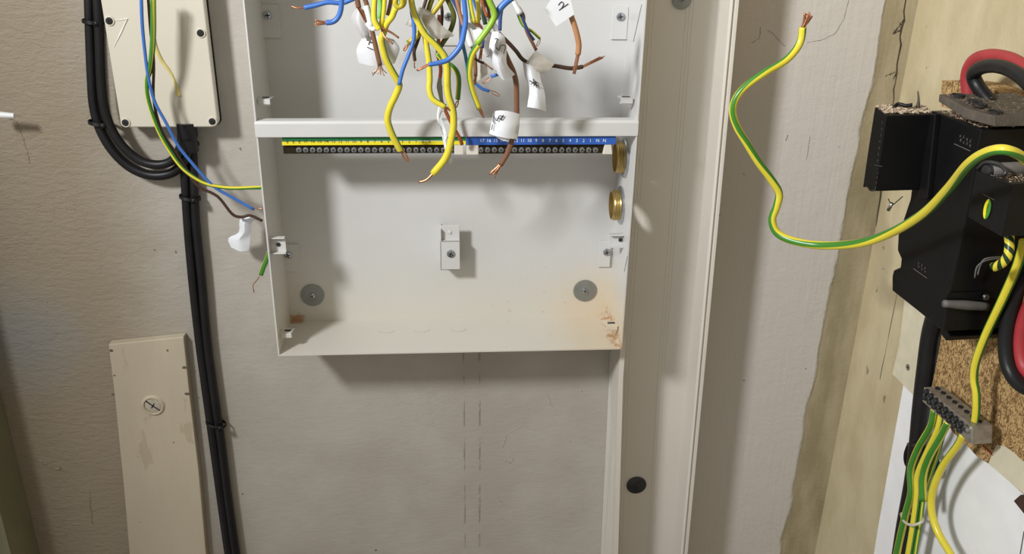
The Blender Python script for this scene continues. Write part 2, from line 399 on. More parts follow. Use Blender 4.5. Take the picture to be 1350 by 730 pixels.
def screw(c, ax, r, parent, name='screw', m=ZINC, h=None, cross=True):
    h = h or r*.55; c = Vector(c); ax = Vector(ax).normalized()
    mb = MB().lathe(c, ax, [(r, 0), (r, h*.4), (r*.85, h*.8), (r*.45, h)], 18)
    if cross:
        e1 = ax.orthogonal().normalized(); e1 = (Matrix.Rotation(random.uniform(.2, 1.3), 3, ax) @ e1); e2 = ax.cross(e1)
        for a, b in ((e1, e2), (e2, e1)):
            q = [c+ax*(h*1.02)+a*(sa*r*.6)+b*(sb*r*.12) for sa, sb in ((-1, -1), (1, -1), (1, 1), (-1, 1))]
            mb.prism(q, [p-ax*h*.35 for p in q], 1)
    return sm_auto(mb.build(name, [m, PIT], parent))
NB = (0, -1, 0)
def px2(w_, Y, px=600, py=300): return w_*depth(at(px, py, Y))/F
# fixing plates on the back panel
def plate(x0, y0, x1, y1, sx, sy, Y=-.005, r=5.2):
    a = at(x0, y1, Y); b = at(x1, y0, Y)
    o = bevel(MB().box((a.x, Y, a.z), (b.x, Y+.0029, b.z)).build('fixing_plate', STEEL, enc), .0005)
    s_ = at(sx, sy, Y); screw((s_.x, Y, s_.z), NB, px2(r, Y), o); return o
plate(343, 6, 367, 50, 353, 20); plate(805, 9, 829, 52, 818, 22); plate(582, -10, 605, 60, 591, 22)
plate(370, 322, 393, 358, 380, 336); plate(788, 318, 806, 352, 800, 332, Y=-.0055)
# centre bracket stands forward on a step
Yb = -.026; a = at(581, 356, Yb); b = at(606, 299, Yb); k = at(590, 318, Yb).z
mb = MB().box((a.x, Yb, a.z), (b.x, Yb+.0015, k)).box((a.x, Yb+.006, k-.0012), (b.x, Yb+.0075, b.z)).box((a.x, Yb, k-.0012), (b.x, Yb+.0075, k))
mb.box((a.x, Yb, a.z), (a.x+.0014, -.003, b.z-.004)).box((a.x, Yb, a.z), (b.x, -.003, a.z+.0014))
o = bevel(mb.build('centre_bracket', STEEL, enc), .0005)
s_ = at(594, 334, Yb); screw((s_.x, Yb, s_.z), NB, px2(5.5, Yb), o)
s_ = at(593, 306, Yb+.006); screw((s_.x, Yb+.006, s_.z), NB, px2(2.6, Yb), o, 'rivet', STEEL, cross=False)
# large washers with screws
for px, py in ((412, 389), (771, 383)):
    c = at(px, py, -.0032); r = px2(15.2, -.003, px, py)
    wsh = sm_auto(MB().lathe(c, NB, [(r*.25, -.0004), (r, -.0004), (r, .0008), (r*.3, .0012)], 40).build('washer', WASH, enc)); wsh['label'] = 'large flat grey washer'
    screw(c+Vector((0, -.001, 0)), NB, r*.27, wsh)
# bent tabs on the side panels
def tab(pts_c, side, w_=.017, hgt=.014, dp=.015, flip=False, name='mounting_tab', screw_on=False):
    # a small U clip: plate parallel to the back, with two folded flanges
    x0 = -W+T if side < 0 else W-T
    c = pts_c; sx = 1 if side < 0 else -1
    mb = MB(); xa, xb = sorted((x0, x0+sx*w_))
    mb.box((xa, c.y, c.z-hgt/2), (xb, c.y+.0012, c.z+hgt/2))
    mb.box((xa, c.y-.006, c.z+hgt/2-.0012), (xb, c.y+.0012, c.z+hgt/2))
    mb.box((xa, c.y-.006, c.z-hgt/2), (xb, c.y+.0012, c.z-hgt/2+.0012))
    o = bevel(mb.build(name, STEEL, enc), .0004)
    if screw_on: screw((c.x, c.y, c.z), NB, .0026, o, 'fixing_hole', DARKM)
    return o
def tab_h(c, side, w_, dp=.014):      # a flat tab folded level, with a slot
    x0 = -W+T if side < 0 else W-T; sx = 1 if side < 0 else -1
    xa, xb = sorted((x0, x0+sx*w_))
    mb = MB().prism([(xa, c.y+dp/2, c.z+.001), (xb, c.y+dp/2, c.z+.001), (xb-(.003 if sx > 0 else 0), c.y-dp/2, c.z+.001), (xa+(.003 if sx < 0 else 0), c.y-dp/2, c.z+.001)],
                    [(xa, c.y+dp/2, c.z), (xb, c.y+dp/2, c.z), (xb-(.003 if sx > 0 else 0), c.y-dp/2, c.z), (xa+(.003 if sx < 0 else 0), c.y-dp/2, c.z)])
    mb.box((xa+.002, c.y-dp/2-.001, c.z-.0045), (xb-.002, c.y-dp/2, c.z+.001)).box((xa+.002, c.y-dp/2, c.z-.0055), (xb-.002, c.y-.001, c.z-.0045))
    o = bevel(mb.build('mounting_tab', STEEL, enc), .0004)
    MB().box((xa+.005, c.y-.001, c.z+.0011), (xb-.004, c.y+.003, c.z+.0015)).build('slot', DARKM, o)
    return o
tab(at(367, 322, -.082), -1, .0175, .020, screw_on=True); tab(at(818, 316, -.062), 1, .018, .0165, screw_on=True)
tab_h(at(377, 437, -.074), -1, .0165); tab_h(at(808, 427, -.066), 1, .018)
tab_h(at(348, 130, -.074), -1, .0165); tab_h(at(829, 129, -.066), 1, .018)
# knockout outlines pressed into the bottom panel
for px, py, dp in ((510, 436, 1), (556, 435, 1), (604, 434, 1)):
    d = ray(px, py); c = CAM+d*((Z0+T-CAM.z)/d.z)
    P = [c+Vector((math.cos(a)*.0105, -abs(math.sin(a))*.0105+.004, .0001)) for a in [math.pi*k/12 for k in range(1, 12)]]
    MB().tube(P, .00022, 5, sub=1).build('knockout', mat('knockout_line', srgb(176, 164, 136), .6), enc)
# slits at the sides
for (p, q) in (((846, 6), (835, 55)), ((827, 338), (823, 358))):
    a = on_x(p[0], p[1], W-T-.0002); b = on_x(q[0], q[1], W-T-.0002)
    MB().tube([a, b], .0003, 5).build('slit', DARKM, enc)
# brass bushes with steel lock rings, through the two holes
for h, n in ((h1, 0), (h2, 1)):
    c = Vector((W-T, h.y, h.z)); ax = Vector((-1, 0, 0)); R = .0188
    pr = [(R, -.003), (R, .003)]
    for k in range(4): pr += [(R, .004+k*.0021), (R-.0008, .005+k*.0021)]
    pr += [(R-.0008, .0124), (R-.0014, .0128), (R-.0022, .0128), (R-.0026, -.003)]
    b = sm_auto(MB().lathe(c, ax, pr, 40, caps=False).build('brass_bush', BRASS, enc), 50); b['label'] = 'threaded brass conduit bush'
    sm_auto(MB().lathe(c, ax, [(R, .0002), (R*1.24, .0002), (R*1.24, .0022), (R*1.15, .0036), (R, .0038)], 40, caps=False).build('lock_ring', ZINC, b))
# little corner weld
# ---------------------------------------------------------------- terminal bars
YS = -.0903
def strip(name, label, x0, x1, ya, yb, m):
    a = at(x0, yb, YS); b = at(x1, ya, YS); return a, b
earth = empty('terminal_bar', at(490, 197, -.05), 'earth terminal bar with a green and yellow numbered strip under the crossbar', 'terminal bar')
neut = empty('terminal_bar', at(712, 196, -.05), 'neutral terminal bar with a blue numbered strip under the crossbar', 'terminal bar')
def bar(root, x0, x1, colours, scr0, scr1, n, bx0, bx1):
    p = None
    for i, (ya, yb, m) in enumerate(colours):
        a = at(x0, yb, YS); b = at(x1, ya, YS); zo = -.0  
        o = MB().box((a.x, YS-.0002*(0), a.z), (b.x, YS+.0012, b.z)).build('label_strip', m, root)
        if len(colours) > 1: o['label'] = ('green', 'yellow')[i]+' half of the number strip'
        p = p or o
    a = at(bx0, 202.5, YS+.006); b = at(bx1, 190, YS+.006)
    bo = bevel(MB().box((a.x, YS+.005, a.z), (b.x, YS+.016, b.z)).build('brass_bar', OLDB, root), .0006)
    for k in range(n):
        px = scr0+(scr1-scr0)*k/(n-1); c = at(px, 197.6, YS+.004)
        s_ = screw(c+Vector((0, .001, 0)), NB, .0034, bo, 'terminal_screw', ZINC, .0022)
    return p
e1 = bar(earth, 372, 614, [(177, 186, GREENP), (186, 191.5, YELP)], 394, 603, 24, 374, 600)
n1 = bar(neut, 614.5, 812, [(177, 191, BLUEP)], 634, 785, 18, 622, 800)
xd, zd = (1, 0, 0), (0, 0, 1)
for k in range(17):
    num = str(17-k)
    c = at(635.5+k*8.93, 185.4, YS-.0003); text('number', num, .0052, (c.x, YS-.0002, c.z), xd, zd, WHTP, n1)
for k in (17, 18):
    c = at(635.5+k*8.93+.6, 185.4, YS); text('number', 'N', .0052, (c.x, YS-.0002, c.z), xd, zd, WHTP, n1)
for k in range(19):
    num = str(17-k) if 0 < 17-k < 18 else 'E'
    c = at(403+k*9.1, 186.4, YS); text('number', num, .0048, (c.x, YS-.0002, c.z), xd, zd, INK, e1)
for px in (379, 387, 395): 
    c = at(px, 187, YS); text('number', 'E', .0048, (c.x, YS-.0002, c.z), xd, zd, INK, e1)
def support(x0, x1, y0, y1, root, flare=0):
    a = at(x0, y1, YS+.001); b = at(x1, y0, YS+.001)
    fr = [(a.x-flare, YS+.001, a.z), (b.x+flare, YS+.001, a.z), (b.x, YS+.001, b.z), (a.x, YS+.001, b.z)]
    bevel(MB().prism([Vector(v) for v in fr], [Vector(v)+Vector((0, .087, 0)) for v in fr]).build('bar_support', PVC, root), .0006)
support(599, 611, 191, 204, earth); support(615, 631, 191, 204, neut); support(797, 806, 190, 203.5, neut, .002)

# ---------------------------------------------------------------- trunking
tr = empty('cable_trunking', (at(860, 365, 0).x, -.03, Z0), 'open white plastic cable trunking running down the wall right of the steel enclosure', 'trunking')
TD = -.066
def trunk_sections():
    out = []
    for py in (-120, 180, 480, 800):
        # outer-left foot, left rim, right rim
        if py <= 480:
            xl = W+.0045; xf = W+.004
        else:
            xl = at(812-(py-730)*.04, py, TD).x; xf = at(791-(py-730)*.04, py, 0).x
        xr = at(970.5-(py)*.0915, py, TD).x
        z = at(815, py, -.03).z
        out.append((z, xf, xl, xr))
    return out
TS = trunk_sections()
def trunk_piece(name, fn, zr=None):
    """fn(xf, xl, xr) -> closed profile of (x, y); swept down the trunking"""
    secs = TS if zr is None else zr
    P = [[Vector((x, y, z)) for x, y in fn(xf, xl, xr)] for (z, xf, xl, xr) in secs]; n = len(P[0]); mb = MB()
    v = [p for s_ in P for p in s_]; f = []
    for i in range(len(P)-1):
        for k in range(n): f.append((i*n+k, i*n+(k+1) % n, (i+1)*n+(k+1) % n, (i+1)*n+k))
    f.append(tuple(range(n))); f.append(tuple((len(P)-1)*n+k for k in range(n-1, -1, -1)))
    mb.add(v, f); return mb.build(name, PVC, tr)
trunk_piece('trunking_base', lambda f, l, r: [(f, -.0003), (r, -.0003), (r, -.0028), (f, -.0028)])
def lerp_sec(z):
    for i in range(len(TS)-1):
        a, b = TS[i], TS[i+1]
        if b[0] <= z <= a[0]:
            t = (z-a[0])/(b[0]-a[0]); return tuple(p+(q-p)*t for p, q in zip(a, b))
zc0, zc1 = h2.z-.05, h1.z+.05
lw = lambda f, l, r: [(f, -.002), (l-.0008, TD+.004), (l-.0008, TD), (l+.0055, TD), (l+.0055, TD+.0016), (l+.0012, TD+.0018), (f+.002, -.002)]
trunk_piece('trunking_side', lw, [lerp_sec(zc0), lerp_sec(Z0-.005)]+[s_ for s_ in TS if s_[0] < Z0-.01])
trunk_piece('trunking_side', lw, [TS[0], lerp_sec(zc1)])
trunk_piece('trunking_side', lambda f, l, r: [(r-.002, -.002), (r-.002, TD+.003), (r-.0065, TD+.002), (r-.0065, TD), (r-.0035, TD-.0008), (r-.0028, TD+.0022), (r-.0008, TD+.0022), (r-.0002, TD-.0012), (r+.003, TD-.0012), (r+.0032, TD+.002), (r, TD+.004), (r, -.002)])
for fr in (.16, .20, .24, .62, .66, .70):
    trunk_piece('rib', lambda f, l, r, q=fr: [(l+(r-l)*q-.0007, -.0026), (l+(r-l)*q-.0003, -.0031), (l+(r-l)*q+.0003, -.0031), (l+(r-l)*q+.0007, -.0026)])
for px, py, m_ in ((839, 639, DARKM), (899, -1, WASH)):
    c = at(px, py, -.0035); r = px2(13.0, 0, px, py)
    wsh = sm_auto(MB().lathe(c, NB, [(r*.2, 0), (r, 0), (r, .0012), (r*.35, .0026)], 36).build('washer', m_, tr))
    wsh['label'] = 'round dark metal fixing washer' if m_ is DARKM else 'round grey metal fixing washer'
    screw(c+Vector((0, -.002, 0)), NB, r*.28, wsh, m=m_)

# ---------------------------------------------------------------- junction box on the left
YL = -.031
jb = empty('junction_box', at(215, 90, -.03), 'cream plastic junction box with four recessed lid screws, left of the steel enclosure', 'junction box')
lid_px = [(129, -40), (157, 168), (286, 168), (264, -60)]
LP = [at(x, y, YL) for x, y in lid_px]
x0 = at(148, 100, YL).x; 
xa = (LP[0].x+LP[1].x)/2; xb = (LP[2].x+LP[3].x)/2; zbt = (LP[1].z+LP[2].z)/2; ztp = zbt+.26
def rrect(x0, z0, x1, z1, r, y, n=5):
    P = []
    for cx, cz, a0 in ((x1-r, z0+r, -90), (x1-r, z1-r, 0), (x0+r, z1-r, 90), (x0+r, z0+r, 180)):
        for k in range(n+1):
            a = math.radians(a0+90*k/n); P.append(Vector((cx+r*math.cos(a), y, cz+r*math.sin(a))))
    return P
def rbox(x0, z0, x1, z1, r, y0, y1, name, m, parent, bv=.001):
    return sm_auto(bevel(MB().prism(rrect(x0, z0, x1, z1, r, y0), rrect(x0, z0, x1, z1, r, y1)).build(name, m, parent), bv), 40)
rbox(xa, zbt, xb, ztp, .008, YL, YL+.012, 'lid', CREAM, jb, .0016)
lid = jb.children[0] if jb.children else None
rbox(xa-.001, zbt-.001, xb+.001, ztp+.001, .008, YL+.0122, YL+.0155, 'gasket', BLACK, jb, .0004)
rbox(xa+.003, zbt+.003, xb-.003, ztp, .008, YL+.0157, -.0005, 'box_body', CREAM, jb)
lid = [o for o in C.objects if o.name.startswith('lid')][0]
for px, py in ((140.5, 27.5), (264.5, 43.5), (162, 161.5), (280, 160)):
    c = at(px, py, YL-.0006)
    c.x = min(max(c.x, xa+.006), xb-.006)
    so = sm_auto(MB().lathe(c, NB, [(.0052, -.0004), (.0052, .0006), (.0044, .0008)], 22).build('screw_recess', CREAM, lid))
    MB().lathe(c, NB, [(.0042, 0), (.0042, .00095)], 20).build('screw_hole', PIT, so) if False else None
    screw(c+Vector((0, -.0002, 0)), NB, .0042, lid, 'lid_screw', PIT, .0012)
# pen-like scratch and a line of old glue on the lid
MB().tube([at(145, 28, YL-.0003), at(168, 25, YL-.0003), at(160, 42, YL-.0003), at(150, 62, YL-.0003)], [.0003, .0009, .0009, .0003], 5, sub=1).build('scratch', BEIGE, lid)
MB().tube([at(x, y, YL-.0004) for x, y in ((203, 40), (205, 60), (212, 78), (222, 92), (229, 104), (236, 126))], [.0008, .0018, .0022, .0018, .0012, .0026], 8).build('glue_streak', YTAPE, lid)
# gland under the box
MB().lathe(at(246, 166, -.025), (0, 0, -1), [(.0115, -.004), (.0115, .012), (.010, .016), (.010, .03)], 20).build('cable_gland', BLK2, jb)

# ---------------------------------------------------------------- wires
def wpts(pts, y0, y1, f=at):
    L = len(pts); out = []
    for i, p in enumerate(pts):
        Y = p[2] if len(p) > 2 else y0+(y1-y0)*i/max(1, L-1); out.append(f(p[0], p[1], Y))
    return out
def strands(mb, a, b, r, n=6, spread=.35, mi=0):
    L = (b-a).length; d = (b-a).normalized(); e1 = d.orthogonal().normalized(); e2 = d.cross(e1)
    for k in range(n):
        an = 2*math.pi*k/n+random.random(); o = (e1*math.cos(an)+e2*math.sin(an))
        s_ = spread*random.uniform(.3, 1.0)*L
        mb.tube([a-d*r*2+o*r*.45, a+d*L*.4+o*(r*.4+s_*.3), a+d*L*random.uniform(.75, 1.05)+o*s_*1.3], r*.19, 5, mi, sub=3)
def wire(label, m, rpx, pts, y0=-.15, y1=None, tip=None, tipm='solid', stripe=None, group=None, name='electrical_wire', f=at, n=10, spread=.3, cat='wire', strips=7, sub=5):
    y1 = y0 if y1 is None else y1
    P = wpts(pts, y0, y1, f); mid = P[len(P)//2]
    root = empty(name, P[0], label, cat, group)
    rr = [rpx*depth(p)/F for p in P] if not isinstance(rpx, (list, tuple)) else [q*depth(P[min(len(P)-1, int(i*(len(P)-1)/(len(rpx)-1)))])/F for i, q in enumerate(rpx)]
    ms = m if isinstance(m, (list, tuple)) else [m]
    MB().tube(P, rr, n, 0, stripe, sub).build('insulation', list(ms), root, True)
    if tip:
        Yt = tip[2] if len(tip) > 2 else (y1 if len(pts[-1]) < 3 else pts[-1][2])
        e = f(tip[0], tip[1], Yt); r = rr[-1]; mb = MB()
        a = P[-1]
        if tipm == 'solid':
            dd = (e-a); mid = a+dd*.5+dd.orthogonal().normalized()*dd.length*.12
            mb.tube([a-(P[-1]-P[-2]).normalized()*r, mid, e], [r*.42, r*.38, r*.34], 6)
        elif tipm == 'hook':
            dd = (e-a); s_ = dd.cross(Vector((0, 1, 0))).normalized()*dd.length*.17
            mb.tube([a-dd*.15, a+dd*.45+s_, e+s_*.5, e-s_*.4, a+dd*.5-s_*.6, a+dd*.2], r*.26, 6)
        else: strands(mb, a, e, r, strips, spread)
        mb.build('copper_core', COPPER, root, True)
        dd = (P[-1]-P[-2]).normalized()
        MB().lathe(a, dd, [(r*.72, -.0004), (r*.72, .00012)], 10).build('cut_end', PIT, root) if m is not YEL and rpx != 0 and tipm == 'hook' else None
    return root
YG = [YEL, GRN]
GR = 'loose bare-ended wires hanging in the enclosure'
def Wr(*a, **k): k.setdefault('group', GR); k.setdefault('name', 'electrical_wire'); return wire(*a, **k)
# left pair of blue
Wr('horizontal blue wire pointing left at top of enclosure, longest bare tip', BLU, 3.2, [(475, -6), (462, 0), (450, 4), (432, 3), (416, 7), (401, 10)], -.12, tip=(384, 8))
Wr('blue wire bent down into a hook at top left, frayed copper end', BLU, 3.5, [(450, -8), (450, 8), (448, 18), (444, 25), (438, 29), (430, 30)], -.14, tip=(414, 30), tipm='fray')
Wr('brown wire with a long frayed copper bundle, leftmost of the brown wires', BRN, 3.6, [(469, -8), (471, 0), (473, 10)], -.14, tip=(488, 36), tipm='fray', strips=9, spread=.15)
r_ = Wr('brown wire in a white sleeve hanging through the large white flag marked 1', BRN, 3.3, [(478, -8), (483, 4), (487, 20), (490, 38), (495, 60), (501, 86)], -.15, tip=(502, 99), tipm='fray', spread=.7)
MB().tube([at(482.5, 8, -.152), at(486, 20, -.154), at(489.5, 34, -.154)], .0030, 12).build('white_sleeve', WHT, r_, True)
MB().tube([at(484, 31, -.152), at(491, 38, -.156), at(496, 36, -.156)], .0024, 10).build('tape_wrap', WHT, r_, True)
Wr('green and yellow wire ending at the twist, leftmost of the three beside flag 1', YG, 4.0, [(494, -6), (493, 15), (494, 28), (500, 39)], -.165, tip=(526, 50), stripe=(1, 0, .4))
Wr('green and yellow wire ending at the twist, middle of the three beside flag 1', YG, 3.4, [(507, -6), (506, 10), (504, 25), (501, 37)], -.16, tip=(518, 58, -.17), stripe=(1.5, 0, .3))
Wr('pale green wire stub behind the yellow wires beside flag 1', mat('pale_green_insulation', srgb(120, 190, 90), .4), 2.8, [(500, -6), (502, 10), (500, 24)], -.15)
Wr('long yellow wire crossing the left half of the crossbar, ending over the green strip', YG, [4, 4.2, 4.8, 4.6, 4.6], [(533, -6), (531, 6), (522, 11), (517, 22), (510, 31), (506, 42), (503, 52), (505, 64), (509, 78), (516, 92), (524, 106), (526, 114), (521, 127), (514, 142), (511, 158), (516, 175), (523, 189), (528, 198)], -.17, -.125, tip=(537, 211), tipm='hook', stripe=(0.4, 0, .24))
Wr('yellow wire curled into a small loop at the top edge left of the clear tape', [OLIVE, GRN], 3.6, [(524, -8), (521, 4), (525, 9), (530, 6), (529, -8)], -.18, stripe=(.5, 0, .2))
Wr('short brown wire stub beside the small yellow loop', BRN, 2.6, [(517, -8), (514, 8), (511, 20)], -.155)
Wr('slim steel blue wire slanting down to the long yellow wire', BLU, 2.7, [(540, -6), (543, 16), (546, 36), (545, 54), (538, 74), (531, 92), (526, 112)], -.15, -.16)
Wr('short dark brown wire with bare tip behind the steel blue wire', BRND, 2.3, [(560, 20), (556, 38), (550, 56), (546, 68), (547, 80)], -.14, tip=(547, 90))
Wr('olive yellow wire stub pointing lower left with hooked copper end', OLIVE, 4.0, [(562, 20), (556, 38), (547, 50), (538, 57)], -.145, tip=(533, 66), tipm='hook')
Wr('longest yellow wire, curving in front of the crossbar centre to end below the terminals', YG, [4.0, 4.4, 4.7, 4.7, 4.8], [(541, -8), (544, 10), (549.6, 26), (560, 45), (575, 60), (586, 74), (589.5, 90), (589.5, 105), (591, 125), (597, 145), (598, 164), (595, 183), (588, 207), (571, 229)], -.165, -.14, tip=(552, 240), stripe=(.4, 0, .2))
Wr('yellow wire left of the longest yellow wire, joining it above the crossbar', YG, 3.9, [(558, 30), (561, 52), (564.6, 75), (566, 90), (566.5, 105), (566, 118), (571, 131), (587, 141)], -.145, -.15, tip=(593, 145), tipm='hook', stripe=(.4, 0, .18))
r_ = Wr('brown wire between the two yellow wires, with a grey sleeve, ending at the number strip', [mat('red_brown_insulation', srgb(160, 84, 50), .4)], 2.5, [(579, 20), (578, 56), (577, 71), (581, 90), (580, 106), (582, 132), (590, 152), (598, 168), (606, 182), (609, 190)], -.135, -.10)
MB().tube([at(579.5, 103, -.137), at(579.5, 115, -.137), at(582, 132, -.137)], [.0016, .0031, .0018], 10).build('grey_sleeve', mat('grey_sleeving', srgb(150, 148, 142), .5), r_, True)
Wr('green and yellow wire right of the longest yellow wire, hooked dark end above crossbar', YG, 3.3, [(576, 70), (585, 80), (597, 88), (603, 96), (605, 108), (603.5, 131)], -.14, tip=(601, 141), tipm='hook', stripe=(0, 0, .42))
Wr('dark olive wire leaning left behind the clear tape', OLIVE, 3.4, [(588, -8), (580, 5), (571, 17), (563, 30)], -.13)
Wr('dark olive green wire bowed right beside the upper centre screw', [mat('dark_olive_insulation', srgb(92, 98, 34), .4)], 3.3, [(586, -8), (594, 8), (598.5, 22), (594, 40), (584, 56), (578, 66)], -.125)
Wr('olive wire upright at the top behind the clear tape', [mat('moss_insulation', srgb(110, 108, 30), .4)], 3.4, [(572, -8), (567, 6), (564, 16)], -.125)
Wr('dark brown wire left of the upper centre screw', BRND, 2.2, [(578, -8), (582, 8), (583, 20), (582, 34)], -.12)
Wr('short dark brown wire above the clear tape', BRND, 2.3, [(564, -8), (561, 2), (558, 12)], -.13)
Wr('bright blue wire sweeping down left across the yellow wires', BLU, [3.2, 3.5, 3.8, 3.4, 3.0], [(611, -8), (613, 12), (614, 27), (612, 41), (608, 58), (600, 70), (590, 79), (578, 83), (565, 85)], -.18, -.185, tip=(549, 93), tipm='fray', spread=.1)
Wr('slim orange brown wire left of the bright blue wire', BRNL, 2.4, [(600, -8), (604, 8), (607, 20), (611, 34)], -.16)
Wr('slim navy wire left of the bright blue wire at the top', BLUD, 2.3, [(592, -8), (600, 6), (606, 20), (609, 40), (610, 56)], -.13)
Wr('teal blue wire behind the white sleeves, right of the bright blue wire', [mat('teal_insulation', srgb(40, 104, 132), .4)], 2.4, [(608, 30), (610, 56), (614, 75), (618, 100)], -.12)
Wr('yellow wire stub with twisted copper end, left of a pair above the white sleeves', YG, 3.0, [(618, -8), (621, 10), (625, 30)], -.165, tip=(632, 36), tipm='fray', spread=.15, stripe=(2, 0, .3))
Wr('yellow wire stub with twisted copper end, right of a pair above the white sleeves', YG, 3.0, [(628, -8), (631, 12), (630, 30)], -.165, tip=(636, 38), tipm='fray', spread=.15, stripe=(.5, 0, .2))
Wr('slim blue wire between the pair of yellow stubs', BLU, 1.9, [(622, -8), (626, 6), (629, 14), (633, 26)], -.155)
Wr('slim orange brown wire right of the pair of yellow stubs', [mat('orange_brown_insulation', srgb(176, 100, 58), .4)], 2.0, [(632, -8), (637, 8), (642, 22)], -.165)
Wr('second slim brown wire right of the pair of yellow stubs', BRN, 2.1, [(636, -8), (643, 10), (646, 24)], -.155)
Wr('thin dark green wire behind the slim brown wires', [mat('dark_green_insulation', srgb(48, 66, 44), .4)], 3.0, [(640, -8), (637, 15), (640, 32)], -.14)
Wr('lime green wire crossing from top right, its end over the white sleeve', [mat('lime_insulation', srgb(140, 178, 50), .4), GRN], 4.2, [(642, -8), (647, 5), (651, 14), (651.5, 23), (644, 37), (628.5, 58)], -.19, stripe=(0, 0, .2))
Wr('yellow wire right of centre hanging to just above the crossbar, copper tip', YG, [4.2, 4.2, 4.0, 3.6], [(632, 57), (623, 71), (619.5, 88), (619.5, 103), (624, 122), (632, 143)], -.18, -.16, tip=(638, 155), tipm='fray', spread=.08, stripe=(2.2, 0, .3))
Wr('thick blue wire slanting from the top edge to the lime green wire', BLU, 4.6, [(682, -8), (667, 3), (658, 13), (652, 24)], -.185)
Wr('slim dark blue wire dropping beside the flag marked 15', BLUD, 2.5, [(664, 2), (661, 14), (659.5, 26), (659, 40)], -.16)
r_ = Wr('long dark brown wire running right to a bare tip through the hash flag', BRND, 2.8, [(642, 18), (650, 32), (658, 44), (671, 57), (681, 68), (690, 79), (706, 86), (729, 86.5), (752, 90), (768, 88)], -.15, -.13, tip=(796, 74), tipm='fray', spread=.05)
MB().tube([at(644, 22, -.151), at(651, 33, -.151), at(657, 43, -.151)], .0029, 12).build('white_sleeve', WHT, r_, True)
r_ = Wr('copper and brown wire in a white sleeve, hanging in the middle of the bunch', BRN, 2.6, [(609, 20), (615, 41), (622, 60), (626, 75), (627, 100)], -.15, tip=(626, 113), tipm='fray', spread=.1)
MB().tube([at(613, 30, -.151), at(617, 46, -.151), at(622, 61, -.151)], .0034, 12).build('white_sleeve', WHT, r_, True)
Wr('thick brown wire through the white flag marked 9, frayed end below the blue strip', BRN, 3.7, [(664, 66), (671, 82), (677, 95), (680.5, 110), (681, 130), (681, 150), (679, 170), (674, 188), (669, 202), (660, 217)], -.15, -.13, tip=(647, 231), tipm='fray', spread=.3, strips=8)
r_ = Wr('thin blue core of the three-core cable at upper right', BLUD, 2.0, [(682, 8), (687, 19), (692.6, 33), (697, 43), (704, 53)], -.15)
MB().tube([at(674, -8, -.152), at(679, 5, -.152), at(686, 18, -.152)], [.0022, .0026, .0032], 10).build('cable_sheath', WHT, r_, True)
Wr('thin yellow core of the three-core cable at upper right', YG, 1.9, [(682, 12), (684, 22), (690, 34), (701, 41), (712, 51)], -.145, tip=(708, 60), tipm='hook', stripe=(3, 0, .4))
Wr('thin brown core of the three-core cable at upper right', BRN, 2.2, [(684, 10), (690, 20), (691, 30), (696, 45), (707, 66)], -.142)
r_ = Wr('light brown wire hanging from the white flag marked 2', BRNL, 3.8, [(748, 4), (753, 21), (759, 39), (763, 58), (762, 72)], -.15, tip=(757, 97), tipm='fray', spread=.1, strips=6)
MB().tube([at(747, 0, -.151), at(752.5, 20, -.151)], .0036, 12).build('white_sleeve', WHT, r_, True)
Wr('short blue wire tip poking left under the flag marked 15', BLU, 2.2, [(660, 97), (647, 101)], -.12, tip=(637, 109), tipm='hook')
Wr('short blue wire pointing lower right above the crossbar', BLU, 2.2, [(622, 106), (628, 111), (636, 117), (645, 120)], -.13, tip=(658, 126), tipm='hook')
Wr('short copper-tipped wire end crossing the yellow wire beneath the white flags', BRND, 1.8, [(626, 77), (632, 81), (638, 83)], -.165, tip=(650, 92), tipm='fray', spread=.05)
Wr('short purple blue wire stub with thick copper end between the white flags', BLUD, 3.2, [(636, 52), (635, 63)], -.168, tip=(633, 80), tipm='fray', spread=.12, strips=8)

# ---------------------------------------------------------------- flags of tape
def sheet(name, rows, m, label, cat='cable label', group='tape flags on the loose wires', th=.0003, ink=None, sub=3, jit=.0005):
    """rows of (px, py, Y): a curved sheet through them"""
    R = [[at(*p) for p in row] for row in rows]
    R = [spline(r, sub) for r in R]
    cols = list(zip(*R)); cols = [spline(c, sub) for c in cols]
    nu, nv = len(cols), len(cols[0])
    v = [p+Vector((0, 1, 0))*random.uniform(-1, 1)*jit for c in cols for p in c]; f = [(i*nv+j, (i+1)*nv+j, (i+1)*nv+j+1, i*nv+j+1) for i in range(nu-1) for j in range(nv-1)]
    o = mk(name, v, f, m, None, True)
    s_ = o.modifiers.new('solid', 'SOLIDIFY'); s_.thickness = th; s_.offset = 0
    es = o.modifiers.new('edges', 'EDGE_SPLIT'); es.split_angle = math.radians(28)
    tag(o, label, cat, group)
    if ink:
        mb = MB()
        for st in ink:
            mb.tube([at(*p) for p in st], .00045, 5, sub=3)
        mb.build('ink_mark', INK, o)
    return o
y = -.137
def ik(pts, Y): return [(a, b, Y) for a, b in pts]
sheet('tape_flag', [[(478, 50, y+.004), (498, 47, y), (519, 52, y)], [(470, 66, y), (496, 65, y-.001), (527, 64, y+.004)], [(473, 83, y+.004), (495, 87, y), (520, 84, y+.008)]], TAPE,
      'large rounded white tape flag marked 1 behind brown and yellow wires', ink=[ik([(486, 59), (486.5, 56), (489, 55), (489.5, 57)], y-.0015), ik([(484, 62), (488, 64), (492, 65.5)], y-.0018)])
sheet('tape_flag', [[(469, 12, -.135), (474, 10, -.137), (480, 14, -.137)], [(463, 24, -.135), (472, 28, -.14), (484, 32, -.14)], [(472, 42, -.14), (480, 44, -.143), (487, 44, -.14)], [(478, 51, -.14), (482, 51, -.142), (487, 50, -.14)]],
      mat('grey_tape', srgb(176, 174, 172), .45), 'grey curled tape tail between the frayed brown wire and flag 1')
